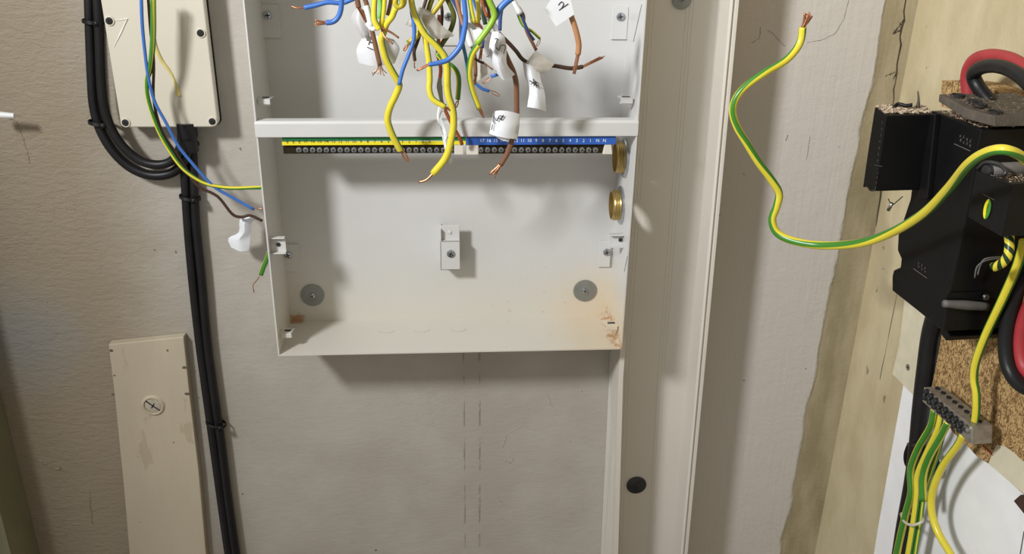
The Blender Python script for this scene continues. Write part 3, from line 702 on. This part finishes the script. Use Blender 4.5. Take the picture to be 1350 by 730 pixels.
sheet('tape_flag', [[(550, 9, -.15), (560, 11, -.152), (572, 19, -.15)], [(551, 24, -.148), (566, 28, -.156), (583, 34, -.15)], [(560, 40, -.146), (578, 44, -.152), (597, 44, -.148)], [(567, 51, -.146), (582, 51, -.149), (598, 48, -.147)]],
      CLEAR, 'creased clear tape flag hanging beside the upper centre screw')
sheet('tape_flag', [[(541, 20, -.14), (548, 26, -.142)], [(535, 33, -.14), (547, 37, -.143)]], CLEAR, 'small clear tape scrap behind the steel blue wire')
sheet('tape_flag', [[(623, 40, -.155), (634, 38, -.158), (648, 42, -.156)], [(626, 52, -.155), (636, 54, -.16), (650, 60, -.155)], [(634, 70, -.15), (642, 72, -.155), (652, 76, -.152)]], WHT,
      'white tape flag under the twisted copper ends, left of flag 15', ink=[ik([(641.5, 75), (644, 73.5), (645, 76)], -.1565)])
sheet('tape_flag', [[(628, 78, -.14), (636, 82, -.142), (642, 84, -.14)], [(630, 92, -.14), (636, 94, -.143), (643, 96, -.14)], [(628, 108, -.14), (634, 104, -.141), (641, 99, -.14)]], CLEAR, 'translucent tape tail hanging beneath the white flags')
sheet('tape_flag', [[(616, 18, -.146), (622, 16, -.148), (628, 28, -.146)], [(615, 34, -.146), (622, 38, -.149), (628, 42, -.146)]], WHT, 'small white tape wrap behind the yellow wire stubs')
sheet('tape_flag', [[(649, 42, -.168), (657, 42, -.172), (665, 48, -.17)], [(645, 62, -.166), (656, 62, -.174), (668, 64, -.17)], [(648, 80, -.164), (658, 86, -.172), (668, 84, -.168)], [(655, 96, -.16), (665, 106, -.163), (679, 98, -.16)]], TAPE,
      'long white tape flag marked 15, in front of the thick brown wire', ink=[ik([(652, 51.5), (655.5, 51), (652.5, 61)], -.1745), ik([(653, 62), (658, 66), (660, 60), (666, 60), (666, 64), (664, 71)], -.1755)])
sheet('tape_flag', [[(731, -8, -.158), (741, -7, -.158), (751, -6, -.158)], [(718, 12, -.158), (738, 14, -.1583), (757, 19, -.158)], [(733, 35, -.158), (741, 29.7, -.158), (749, 24.3, -.158)]], TAPE,
      'square white tape flag marked 2 at the top edge', sub=1, jit=0, ink=[ik([(736, 7), (740, 2.5), (743, 5), (740.5, 10.5), (737, 13.5), (742, 10), (749, 5)], -.1586)])
sheet('tape_flag', [[(706, 66, -.142), (716, 74, -.144), (731, 84, -.142)], [(694, 82, -.144), (706, 88, -.148), (726, 90, -.144)], [(690, 86, -.143), (700, 96, -.147), (716, 97, -.143)]], CLEAR,
      'clear tape sail stretched on the long dark brown wire')
sheet('tape_flag', [[(689, 82, -.144), (699, 86, -.15), (710, 90, -.146)], [(692, 100, -.144), (702, 104, -.15), (713, 106, -.146)], [(698, 116, -.144), (708, 118, -.149), (718, 122, -.146)], [(695, 141, -.144), (708, 143, -.147), (720, 147, -.14)]], TAPE,
      'white tape flag with a hash mark, hanging under the clear tape sail', ink=[ik([(698, 106), (704, 110), (711, 114)], -.1512), ik([(700, 111), (706, 108), (709, 109)], -.1512), ik([(703, 104), (704.5, 113)], -.1512), ik([(706, 107), (708, 116)], -.1512)])
yy = -.142
sheet('tape_flag', [[(683, 151, yy+.004), (684, 150, yy-.003), (668, 146, yy-.008), (654, 146, yy-.006), (650, 150, yy)], [(683, 168, yy+.004), (683.5, 168, yy-.004), (668, 165, yy-.010), (650, 164, yy-.006), (647, 166, yy)], [(681, 182, yy+.004), (681, 183, yy-.004), (666, 182, yy-.010), (650, 178, yy-.006), (645, 176, yy)]], TAPE,
      'curled white tape flag marked 9 over the blue number strip', ink=[ik([(651, 153), (653.5, 158), (656, 158), (658, 152.5)], yy-.0106), ik([(663, 153), (658, 153), (658.5, 157), (662, 156), (664, 151.5), (661, 158)], yy-.0108), ik([(649.5, 164), (648, 171)], yy-.0085)])
sheet('tape_flag', [[(652, 179, yy-.002), (664, 181, yy-.004), (672, 182, yy-.002)], [(662, 185, yy-.002), (667, 186, yy-.003), (670, 187, yy-.002)]], TAPE, 'loose pointed tail of tape below the flag marked 9')
sheet('tape_flag', [[(577.5, 143, -.136), (581, 137, -.138), (586, 144, -.136)], [(576, 156, -.136), (578, 158, -.137), (581, 152, -.136)], [(581, 172, -.136), (584, 172, -.134), (587, 170, -.136)], [(585, 190, -.135), (588, 190, -.137), (591, 188, -.135)], [(590, 213, -.135), (593, 216, -.137), (597, 212, -.135)]], TAPE,
      'narrow twisted white tape strip hanging behind the longest yellow wire')

# wires in front of the junction box
GL = 'wires draped over the junction box'
Wr('slim blue wire draped over the junction box, bare tip at the enclosure edge', BLU, [2.4, 2.1, 2.1, 2.0], [(186, -8), (187.6, 33), (191.7, 74), (196, 104), (204, 134), (219, 162), (233, 189), (249, 210), (280, 244), (308, 261), (335, 276)], -.075, -.05, tip=(346, 275), group=GL)
Wr('yellow and green wire draped over the junction box to the enclosure side', YG, [2.9, 2.7, 2.5, 2.5], [(201, -8), (201, 41), (198.6, 79), (193.5, 108), (196, 134), (208, 170), (224.6, 200), (240, 221), (258, 235), (275, 243), (302, 247.6), (334, 247.3), (347, 247)], -.072, -.05, stripe=(3, .1, .45), group=GL)
Wr('dark brown wire draped over the junction box into the crumpled tape', BRND, [2.0, 2.0, 1.9], [(195, -8), (198.6, 41), (202.7, 82), (202.7, 131), (213, 172), (232, 202), (243, 219), (261, 244.6), (287, 259), (305.7, 281.6), (318, 286), (330, 284), (346, 291)], -.066, -.04, group=GL)
Wr('thin green and yellow wire behind the blue one on the junction box', YG, 1.8, [(204, -8), (204, 50), (200, 90), (194, 112), (199, 140), (209, 165), (222, 190), (236, 215)], -.064, -.055, stripe=(0, 0, .6), group=GL)
sheet('tape_flag', [[(326, 283, -.03), (333, 284, -.034), (342, 290, -.03)], [(316, 290, -.03), (323, 292, -.036), (332, 292, -.03)], [(315, 306, -.03), (322, 306, -.036), (331, 305, -.03)], [(301, 314, -.028), (314, 318, -.034), (330, 312, -.03)], [(305, 326, -.03), (316, 331, -.034), (328, 330, -.03)]], TAPE,
      'crumpled white tape hanging on the dark brown wire left of the enclosure', group=None)
Wr('short green wire stub with bent copper tip beside the enclosure lower left', YG, 3.2, [(356, 330), (352, 341), (347, 353), (344, 362)], -.03, stripe=(0, 0, .7), group=None)
cz = [o for o in C.objects if o.name.startswith('electrical_wire')][-1]
MB().tube([at(344, 361, -.03), at(339, 369, -.03), at(333.5, 376, -.03), at(335, 385, -.03)], .0006, 6, sub=2).build('copper_core', COPPER, cz, True)

# ---------------------------------------------------------------- black cables left
GC = 'thick black cables beside the junction box'
def cable(label, r, pts, y0, y1=None, name='black_cable'):
    return wire(label, BLK2, r, pts, y0, y1, name=name, cat='cable', group=GC, n=14, sub=6)
c1 = cable('outer black cable of the loop left of the junction box', 6.5, [(117, -10), (119, 50), (121, 100), (124, 140), (133, 172), (150, 200), (173, 221), (200, 231), (226, 228), (242, 212), (248, 190), (247, 172)], -.012, -.020)
c2 = cable('inner black cable of the loop left of the junction box', 6.0, [(128, -10), (131, 50), (133, 100), (137, 140), (147, 170), (164, 195), (186, 212), (208, 217), (226, 212), (237, 196), (240, 172)], -.022, -.028)
c3 = cable('left black cable running down the wall below the junction box', 5.8, [(240, 172), (243, 220), (247, 290), (254, 370), (263, 450), (274, 530), (281, 580), (292, 660), (304, 745)], -.010)
c4 = cable('right black cable running down the wall below the junction box', 5.8, [(252, 172), (255, 220), (258, 290), (266, 370), (273, 450), (285, 540), (291, 580), (301, 660), (313, 745)], -.010)
def ring_tie(name, pts, r, m, label, parent=None):
    mb = MB().tube(pts+[pts[0]], r, 6, sub=5); o = mb.build(name, m, parent, True)
    if not parent: tag(o, label, 'cable tie', 'cable ties')
    return o
def tie(x0, x1, y_, Y, label, m=BLK2, knob=(0, 0), dy=4):
    a = at(x0, y_, Y); b = at(x1, y_+dy, Y); c = (a+b)/2; h = (b-a)/2
    P = [c+h*math.cos(t)+Vector((0, -1, .0))*(math.sin(t)*.0095) for t in [2*math.pi*k/12 for k in range(12)]]
    mb = MB()
    for q in (-.0012, .0, .0012): mb.tube([p+Vector((0, 0, q)) for p in P]+[P[0]+Vector((0, 0, q))], .0009, 6, sub=2)
    k = c+Vector((0, -.0095, 0))+h*.55; mb.box((k.x-.0028, k.y-.002, k.z-.003), (k.x+.0028, k.y+.002, k.z+.003))
    o = mb.build('cable_tie', m, None, True); tag(o, label, 'cable tie'); return o
tie(109, 137, 27, -.016, 'black cable tie round the loop near the top of the frame', dy=3)
tie(117, 146, 160, -.018, 'black cable tie where the black loop begins to curve')
tie(234, 262, 186, -.018, 'black cable tie just below the junction box'); tie(237, 264, 258, -.011, 'black cable tie below the loop on the two black cables')
tie(272, 298, 556, -.011, 'black cable tie low down beside the painted wooden board')

# ---------------------------------------------------------------- painted wooden board
bd = empty('wooden_board', at(208, 600, -.01), 'aged white painted wooden board standing upright against the wall', 'board')
Yd = -.013
fp = [(143, 454), (242, 444), (250, 520), (262, 620), (273, 745), (172, 745), (163, 640), (151, 520)]
FP = [at(x, y_, Yd) for x, y_ in fp]; BP = [p+Vector((0, -Yd-.0005, 0)) for p in FP]
bevel(MB().prism(FP, BP).build('plank', BOARD, bd), .0012, 3, 50)
c = at(202, 534, Yd); r = px2(14, Yd, 202, 534)
ro = sm_auto(MB().lathe(c, NB, [(r*1.12, -.0004), (r*1.08, .0006), (r*.95, .0026), (r*.86, .0028), (r*.80, .0020), (r*.79, .0001)], 40, caps=False).build('screw_socket', BOARD, bd))
sh = sm_auto(MB().lathe(c+Vector((0, -.0004, 0)), NB, [(r*.78, .0002), (r*.76, .0006), (r*.6, .0011), (r*.3, .0013)], 30).build('screw_head', mat('painted_screw', srgb(186, 178, 160), .5, .2, .15, 300), bd)); sh['label'] = 'large slotted screw painted over'
for ang, l in ((.75, .75), (-1.0, .3)):
    d_ = Vector((math.cos(ang), 0, -math.sin(ang))); n_ = Vector((math.sin(ang), 0, math.cos(ang))); b0 = c+Vector((0, -.0019, 0))
    q = [b0+d_*(a_*r*l)+n_*(b_*r*.06) for a_, b_ in ((-1, -1), (1, -1), (1, 1), (-1, 1))]
    MB().prism(q, [p+Vector((0, .0006, 0)) for p in q]).build('screw_slot', DARKM, sh)
for px, py, s_ in ((147, 462, 3), (221, 462, 2), (243, 484, 3.5), (247, 519, 4), (151, 495, 2), (149, 520, 2.5), (229, 583, 1.5), (184, 688, 1.2)):
    c = at(px, py, Yd-.0001); P = [c+Vector((math.cos(a_)*s_*.0009*random.uniform(.6, 1.4), 0, math.sin(a_)*s_*.0006*random.uniform(.6, 1.4))) for a_ in [2*math.pi*k/7 for k in range(7)]]
    MB().prism(P, [p+Vector((0, .0004, 0)) for p in P]).build('paint_chip', mat('chipped_wood', srgb(98, 86, 70), .9), bd)

# white plug end at the left edge
wp = sm_auto(MB().tube([at(-14, 151, -.03), at(2, 151.5, -.03), at(19, 152.5, -.03)], [.0044, .0038, .0030], 14).build('plastic_pin', WHT)); tag(wp, 'small white plastic pin end poking in at the left edge', 'pin')

# ---------------------------------------------------------------- right wall boards
def slab(name, px, o0, o1, m, parent=None, bv=.0006):
    FPx = [rw(x, y_, o0) for x, y_ in px]; BPx = [p-TN*(o0-o1) for p in FPx]
    o = MB().prism(FPx, BPx).build(name, m, parent)
    if bv: bevel(o, bv)
    return o
b1 = slab('backing_board', [(1191, 505), (1174, 600), (1157, 697), (1147, 760), (1300, 950), (1450, 1000), (1420, 500), (1230, 440)], .006, .0005, WBOARD); tag(b1, 'smooth white backing board at lower right behind the earth wires', 'board')
b2 = slab('backing_plate', [(1195, 370), (1185, 455), (1176, 493), (1204, 521), (1222, 521), (1245, 380)], .012, .0065, OLDW); tag(b2, 'narrow cream plate with a screw hole left of the black cable', 'plate')
c = rw(1197, 484, .0121); sm_auto(MB().lathe(c, TN, [(.0042, -.0003), (.0040, .0004), (.0030, .0002)], 18).build('screw_hole', mat('scuffed_hole', srgb(120, 112, 98), .8), b2)); MB().lathe(c, TN, [(.0014, 0), (.0014, .0006)], 12).build('screw', DARKM, b2)
cb = slab('chipboard', [(1243, 430), (1234, 480), (1226, 520), (1256, 570), (1272, 584), (1287, 601), (1307, 614), (1350, 652), (1420, 712), (1460, 200), (1300, 200)], .022, .0065, CHIP); tag(cb, 'bare chipboard panel under the black service head at right', 'board')
pp = slab('paint_patch', [(1303, 611), (1309, 596), (1314, 586), (1324, 588), (1336, 596), (1346, 606), (1362, 616), (1400, 660), (1352, 652), (1330, 634)], .0226, .0221, OLDW, cb, 0); pp['label'] = 'cream paint brushed over the lower corner'
MB().tube([rw(1296, 588, .0225), rw(1303, 594, .0228), rw(1309, 600, .0225)], .0007, 5).build('red_fibre', RED, cb)
cb2 = slab('chipboard_offcut', [(1241, 106), (1262, 106), (1300, 112), (1350, 140), (1440, 190), (1440, 205), (1240, 140)], .0290, .0005, CHIP); tag(cb2, 'chipboard strip edge showing behind the top of the service head', 'board')
rp = slab('metal_plate', [(1336, 660), (1345, 652), (1375, 655), (1400, 690), (1352, 680)], .012, .007, RUSTM); tag(rp, 'brown rusty metal plate corner at the lower right edge', 'plate')
MB().tube([rw(1350, 700, .0068), rw(1344, 735, .0068)], .0004, 5).build('pencil_line', SEAM, b1)

# ---------------------------------------------------------------- service head
OF, OB = .104, .0295
hd = empty('service_head', rw(1240, 300, .05), 'large dusty black electrical service head on the right wall with debris on top', 'fuse unit')
slab('head_body', [(1215, 146), (1232, 147), (1294, 170), (1277, 268), (1262, 340), (1250, 395), (1243, 437), (1210, 410), (1176, 383), (1176, 364), (1178, 356), (1187, 352), (1188, 341), (1183, 330), (1184, 310), (1200, 262)], OF, OB, BLACK, hd, .0012)
slab('side_rib', [(1224, 150), (1233, 150), (1222, 262), (1210, 262)], OF+.006, OF, BLACK, hd, .001)
# cut-out carrier standing forward at the left
ca = slab('fuse_carrier', [(1153, 141), (1168, 152), (1160, 205), (1153, 252), (1146, 252), (1142, 246), (1137, 247), (1145, 192)], OF+.052, OF+.002, BLACK, hd, .0012); ca['label'] = 'projecting fuse carrier with moulded lettering'
# vertical moulded marks on the carrier
def marks(px0, py0, dx, dy, rows, cols, o, parent, m, jump=None, sz=.0014):
    """worn moulded marks too small to read: short raised strokes"""
    for r_i in range(rows):
        for c_i in range(cols):
            x_, y_ = px0+dx[0]*c_i+dy[0]*r_i, py0+dx[1]*c_i+dy[1]*r_i
            c = rw(x_, y_, o); mb = MB()
            for q in range(2):
                a = random.uniform(0, 3.1); d_ = TU*math.cos(a)*sz*.7+Vector((0, 0, 1))*math.sin(a)*sz; e_ = (TU*random.uniform(-1, 1)+Vector((0, 0, 1))*random.uniform(-1, 1))*sz*.5
                mb.tube([c-d_+e_, c+d_+e_], .00022, 5)
            mb.build('moulded_mark', m, parent)
MK = mat('worn_moulding', srgb(66, 64, 62), .5)
CF = OF+.0522
marks(1163, 162, (-1.0, 8.2), (2, 0), 1, 7, CF, ca, MK); marks(1157, 228, (-1.0, 6.5), (2, 0), 1, 4, CF, ca, MK)
MB().tube([rw(1153, 217.5, CF), rw(1163, 219.5, CF)], .0004, 5).build('moulded_line', MK, ca)
MB().tube([rw(1149, 250, CF), rw(1156, 251.5, CF)], .0003, 5).build('moulded_line', MK, ca)
marks(1266, 179, (4.3, 2.2), (.4, 6.5), 2, 4, OF+.0003, hd, LEVER)
MB().tube([rw(1258, 189.5, OF+.0003), rw(1279, 199, OF+.0003)], .0004, 5).build('moulded_line', LEVER, hd)
marks(1211, 347, (4.2, 2.8), (.3, 5), 2, 3, OF+.0003, hd, LEVER)
MB().tube([rw(1204.5, 354, OF+.0003), rw(1222, 366.5, OF+.0003)], .0004, 5).build('moulded_line', LEVER, hd)
# outgoing terminal cover on top, with its row of holes
tc = slab('terminal_cover', [(1238, 124), (1274, 143), (1311, 153), (1311, 167), (1274, 157), (1237, 134)], OF+.004, OB, GREYT, hd, .0008); tc['label'] = 'dusty grey terminal cover with round holes'
def on_z(px, py, Zp):
    d = ray(px, py); return CAM+d*((Zp-CAM.z)/d.z)
ztc = rw(1290, 149, OF+.004).z
for px, py in ((1263, 126), (1285, 134), (1292, 138), (1312, 148)):
    c = on_z(px, py, ztc+.003)
    MB().lathe(c, (0, 0, 1), [(.0062, -.001), (.0062, .0012), (.0052, .0014), (.0050, .0002)], 20).build('cable_hole', PIT, tc)
# earth block in front
eb = slab('earth_block', [(1286, 225), (1306, 232), (1334, 242), (1327, 280), (1320, 312), (1296, 298), (1276, 286)], OF+.042, OF-.04, BLACK, hd, .001)
c = rw(1301.6, 275.5, OF+.0425)
n_ = 28; ex, ez = .0042, .0085; al = math.radians(12)
def ell(k0, k1):
    P = []
    for k in range(k0, k1+1):
        t = 2*math.pi*k/n_; a_, b_ = ex*math.cos(t), ez*math.sin(t); P.append(c+TU*a_+Vector((0, 0, 1))*b_)
    return P
for k0, m_, nm in ((-2, GRN, 'green'), (12, mat('sticker_yellow', srgb(226, 214, 30), .4), 'yellow')):
    P = ell(k0+(-5), k0+9); o_ = MB().prism([p+TN*.0003 for p in P], P).build('earth_sticker', m_, eb); o_['label'] = nm+' half of the oval earth sticker'
for a_, b_, l in ((-.001, .003, .0022), (-.0003, .0015, .0016), (.0003, .0002, .001)):
    MB().tube([c+TN*.0005+TU*(-l)+Vector((0, 0, b_)), c+TN*.0005+TU*l+Vector((0, 0, b_+.0008))], .00014, 5).build('earth_symbol', INK, eb)
MB().tube([c+TN*.0005+Vector((0, 0, .005)), c+TN*.0005+Vector((0, 0, -.003))], .00014, 5).build('earth_symbol', INK, eb)
MB().tube([rw(1296, 256, OF+.0423), rw(1311, 263.5, OF+.0423)], .0003, 5).build('moulded_line', LEVER, eb)
# clamp with screw on the earth block
zE = rw(1310, 232, OF+.042).z
a_ = rw(1305, 225, OF+.036)
cl = MB().tube([a_, a_-TN*.045+Vector((0, 0, .001))], .0062, 14).build('clamp_bar', LEVER, eb, True)
screw(a_+TN*.001, TN, .0058, eb, 'clamp_screw', DARKM, .004)
MB().tube([rw(1289, 222, OF+.04), rw(1300, 214, OF+.04), rw(1318, 217, OF+.036), rw(1326, 228, OF+.036), rw(1316, 232, OF+.038)], .0016, 8).build('clamp_wire', DARKM, eb, True)
# lower recess details on the side that faces the viewer
p0 = rw(1247, 401, OF+.001)
def side(px, py, tpx=1245, tpy=395, lift=.002):
    """a point on the service head's face towards the viewer"""
    P0 = rw(tpx, tpy, OF)+TU*lift; d = ray(px, py); return CAM+d*((P0-CAM).dot(TU)/d.dot(TU))
MB().tube([side(1244, 400, 1250, 400, .003), side(1272, 402, 1250, 400, .004), side(1301, 404, 1250, 400, .003)], [.0034, .0046, .0040], 14).build('lever', LEVER, hd, True)
MB().prism([side(1250, 386, 1250, 395, .0015), side(1304, 384, 1250, 395, .0015), side(1304, 396, 1250, 395, .0015), side(1247, 397, 1250, 395, .0015)], [side(1250, 386, 1250, 395, .0), side(1304, 384, 1250, 395, .0), side(1304, 396, 1250, 395, .0), side(1247, 397, 1250, 395, .0)]).build('lever_rest', BLACK, hd)
screw(side(1299, 391, 1250, 395, .004), TU, .0034, hd, 'side_screw', ZINC, .003)
for q in (0, 4):
    MB().tube([side(x_, y_, 1262, 345, .006) for x_, y_ in ((1285+q, 366-q), (1288+q, 352-q*.3), (1298, 344-q*.6), (1312, 341-q*.5), (1324, 341-q*.5))], .0008, 8).build('grey_lead', LEVER, hd, True)
slab('bottom_foot', [(1246, 425), (1252, 444), (1247, 449), (1240, 440)], OF-.014, OB, BLACK, hd)
# seal wire under the carrier
sw = MB().tube([rw(1171, 262, OF+.03), rw(1176, 270, OF+.03), rw(1183, 265, OF+.03), rw(1190, 259, OF+.03)], .0005, 6).build('seal_wire', DARKM, hd)
MB().tube([rw(1176, 268, OF+.03), rw(1171, 277, OF+.03)], .0017, 8).build('seal', ZINC, hd, True)
# debris: crumbs of plaster on the top surfaces (nobody could count them)
def crumbs(name, areas, n, m, label, parent, s0=.0006, s1=.0022):
    mb = MB()
    for k in range(n):
        A_, Bv, Cv, zz = random.choice(areas)
        p = A_+Bv*random.random()+Cv*random.random(); s_ = random.uniform(s0, s1)
        v = [p+Vector((random.uniform(-1, 1), random.uniform(-1, 1), random.uniform(0, .8)))*s_ for _ in range(5)]
        mb.add(v, [(0, 1, 2), (0, 2, 3), (0, 3, 1), (1, 4, 2), (2, 4, 3), (3, 4, 1)])
    o = mb.build(name, m, parent); o['kind'] = 'stuff'; return o
def top_area(pa, pb, o0, o1, lift=.0004):
    a_ = rw(pa[0], pa[1], o0)+Vector((0, 0, lift)); b_ = rw(pb[0], pb[1], o0)+Vector((0, 0, lift)); return (a_, b_-a_, -TN*(o0-o1), 0)
ar = [top_area((1234, 147), (1292, 169), OF, OB)]
crumbs('dust_and_crumbs', ar, 1300, DUST, '', hd, .0005, .0014)
crumbs('dust_and_crumbs', ar, 240, CRUMB, '', hd)
ar = [top_area((1154, 141), (1167, 151), OF+.050, OF+.002)]
crumbs('dust_and_crumbs', ar, 700, CRUMB, '', hd, .0007, .003); crumbs('dust_and_crumbs', ar, 500, DUST, '', hd, .0006, .0018)
ar = [top_area((1242, 125), (1309, 152), OF+.003, OB)]
crumbs('dust_and_crumbs', ar, 500, DUST, '', hd, .0003, .0010)
ar = [top_area((1298, 229), (1332, 241), OF+.04, OF-.03)]
crumbs('dust_and_crumbs', ar, 400, DUST, '', hd, .0005, .0012); crumbs('dust_and_crumbs', ar, 90, CRUMB, '', hd, .0005, .0014)
ar = [top_area((1262, 106), (1345, 136), .029, .002)]
crumbs('plaster_crumbs', ar, 600, CRUMB, '', cb2, .0006, .002)
# broken black clip and splinter among the debris
MB().tube([rw(1178, 142, OF+.035), rw(1184, 137, OF+.03), rw(1194, 139, OF+.025), rw(1203, 138, OF+.02)], .0018, 8).build('broken_clip', BLACK, hd, True)
MB().tube([rw(1209, 146, OF+.01), rw(1211, 132, OF+.012), rw(1210, 120, OF+.012)], [.0028, .0012, .0006], 6).build('splinter', GREYT, hd, True)

# tails
def tail(label, m, r, pts, o0, o1, name='supply_cable', group='thick red and black supply tails'):
    return wire(label, m, r, pts, o0, o1, f=rw, name=name, cat='cable', group=group, n=16, sub=8)
tail('thick red supply cable arching out of the service head top', RED, [8.5, 9, 9.5, 10], [(1282, 142), (1277, 122), (1276, 98), (1285, 80), (1305, 74), (1330, 78), (1352, 90), (1375, 110)], .050, .075)
tail('thick black supply cable arching out of the service head top', BLK2, [9.5, 9.5, 9, 10], [(1316, 150), (1303, 132), (1288, 112), (1284, 97), (1297, 88), (1320, 88), (1345, 100), (1372, 128)], .062, .092)
tail('thick black supply cable looping at the right edge over the chipboard', BLK2, 9.5, [(1378, 330), (1350, 365), (1333, 405), (1326, 445), (1328, 478), (1338, 500), (1356, 513), (1380, 516)], .06, .05)
tail('thick red supply cable inside the black loop at the right edge', RED, 9.5, [(1390, 360), (1362, 395), (1347, 435), (1346, 470), (1358, 492), (1385, 498)], .05, .04)
bc = tail('thick black cable running down beside the cream plate below the service head', BLK2, [12, 11.5, 10.5, 10], [(1238, 400), (1227, 440), (1220, 490), (1214, 540), (1209, 590), (1202, 640), (1192, 695), (1182, 760)], .026, .018)
ck = tag(MB().tube([rw(1200, 585, .020), rw(1195, 600, .022), rw(1198, 614, .02), rw(1216, 620, .03), rw(1232, 622, .022), rw(1236, 614, .02), rw(1228, 596, .03), rw(1212, 588, .034), rw(1200, 586, .022)], .0034, 10).build('cable_clip', BLACK, None, True), 'round black cable clip on the thick cable beside the earth wires', 'cable clip')
# terminal block for the earths
tb = empty('earth_terminal_block', rw(1255, 545, .04), 'grey metal earth terminal block with black screws on the chipboard edge', 'terminal block')
slab('metal_bar', [(1218, 510), (1282, 562), (1281, 586), (1216, 529)], .062, .040, STEELB, tb, .0006)
a0, a1 = rw(1222, 519, .062), rw(1275, 568, .062)
for k in range(9):
    t = k/8; p = a0.lerp(a1, t)
    for q in ((.0026,), (-.0046,)):
        if k == 8 and q[0] < 0: continue
        screw(p+Vector((0, 0, q[0]))+TN*(-.0004), TN, .0033 if k < 8 else .0045, tb, 'clamp_screw', DARKM if k < 8 else ZINC, .0045)
a0, a1 = rw(1221, 511, .051), rw(1279, 560, .051)
z_ = Vector((0, 0, .0006))
for k in range(8):
    p = rw(1218, 510, .062).lerp(rw(1282, 562, .062), (k+.6)/8.3)-TN*.012
    MB().lathe(p+Vector((0, 0, .0003)), (0, 0, 1), [(.0026, -.001), (.0026, .0012), (.0019, .0012), (.0019, .0002)], 16).build('wire_hole', PIT, tb)
GE = 'green and yellow earth wires at the terminal block'
def ew(label, r, pts, o0, o1, st, tip=None, name='earth_wire'):
    return wire(label, YG, r, pts, o0, o1, f=rw, name=name, group=GE, stripe=st, tip=tip, n=12, sub=6)
ew('leftmost earth wire dropping from the terminal block through the white tie', 4.6, [(1232, 540), (1227, 562), (1211, 590), (1201, 618), (1201, 650), (1194, 678), (1184, 722), (1178, 760)], .050, .044, (3.3, 0, .55))
ew('second earth wire dropping from the terminal block behind the cut one', 4.2, [(1241, 545), (1236, 566), (1224, 592), (1210, 625), (1209, 650), (1205, 684), (1199, 722), (1192, 760)], .050, .042, (0, 0, .45))
ew('earth wire beneath the terminal block cut off above the white tie', 4.9, [(1250, 556), (1242, 572), (1225, 602), (1217, 628), (1217.5, 660)], .054, .050, (3.4, 0, .56))
ew('right-hand yellow earth wire curving right below the terminal block', 5.0, [(1270, 572), (1263, 586), (1243, 613.5), (1230, 645), (1228, 672), (1236, 700), (1252, 728), (1268, 755)], .056, .040, (.4, 0, .22))
ew('rear earth wire through the white tie behind the others', 3.6, [(1246, 560), (1238, 590), (1226, 625), (1217, 655), (1213, 685), (1207, 722), (1202, 760)], .040, .036, (2, 0, .7))
ew('earth wire rising from the terminal block to the right edge', [5.2, 5.2, 6, 6.5], [(1285, 558), (1287, 540), (1287, 518), (1284, 498), (1287, 475), (1300, 440), (1320, 398), (1338, 358), (1346, 335), (1350, 318)], .052, .080, (9, 0, .36))
zt_ = [rw(1188, 677, .040), rw(1191, 686, .048), rw(1201, 692, .052), rw(1213, 689, .048), rw(1217, 684, .040), rw(1210, 680, .034), rw(1196, 676, .034)]
o = MB().tube(zt_+[zt_[0]], .0016, 8).build('cable_tie', mat('clear_nylon', srgb(206, 200, 180), .4), None, True); tag(o, 'cream nylon cable tie round the bunch of earth wires', 'cable tie')
# spiral-striped earth lead into the earth block
sp = wire('short earth lead with spiral stripes under the earth block', [YEL, mat('bottle_green_insulation', srgb(24, 52, 30), .4)], 6.2, [(1330, 306), (1331, 322), (1329, 336), (1322, 346), (1310, 352)], OF-.005, OF+.001, f=rw, n=16, sub=10, stripe=(0, .9, .5), name='earth_wire')
# the big loose earth wire
pts = [(1058.5, 36, -.17), (1056, 52, -.17), (1049, 66, -.172), (1034, 81, -.175), (1008, 96, -.18), (984, 113, -.18), (970, 130, -.18), (966, 148, -.18), (972, 168, -.18), (984, 188, -.18), (1000, 214, -.18), (1018, 238, -.18), (1027, 255, -.18), (1024, 272, -.18), (1018, 290, -.18), (1026, 308, -.185), (1052, 319, -.20), (1090, 323.5, -.22), (1136, 320, -.26), (1178, 305, -.30), (1218, 281, -.35), (1250, 249, -.40), (1275, 218, -.45), (1298, 202, -.48), (1322, 197, -.50), (1345, 205, -.50), (1362, 222, -.49)]
big = wire('long thick yellow and green earth wire curving from mid wall to the service head', YG, [4.9, 5.0, 4.8, 5.0, 5.2, 5.4, 6.2, 6.6, 6.2], pts, n=14, sub=6, stripe=(0, .118, .30), name='earth_wire')
mb = MB()
for q, (tx, ty) in enumerate(((1061, 17), (1067, 16), (1071, 21), (1064, 20), (1068, 19), (1063, 18))):
    a_ = at(1057+q*.8, 37, -.17+random.uniform(-.001, .001)); b_ = at(tx, ty, -.17+random.uniform(-.003, .003))
    mb.tube([a_, a_.lerp(b_, .5)+Vector((.0005, 0, 0)), b_], .0010, 6)
mb.build('copper_core', COPPER, big, True)
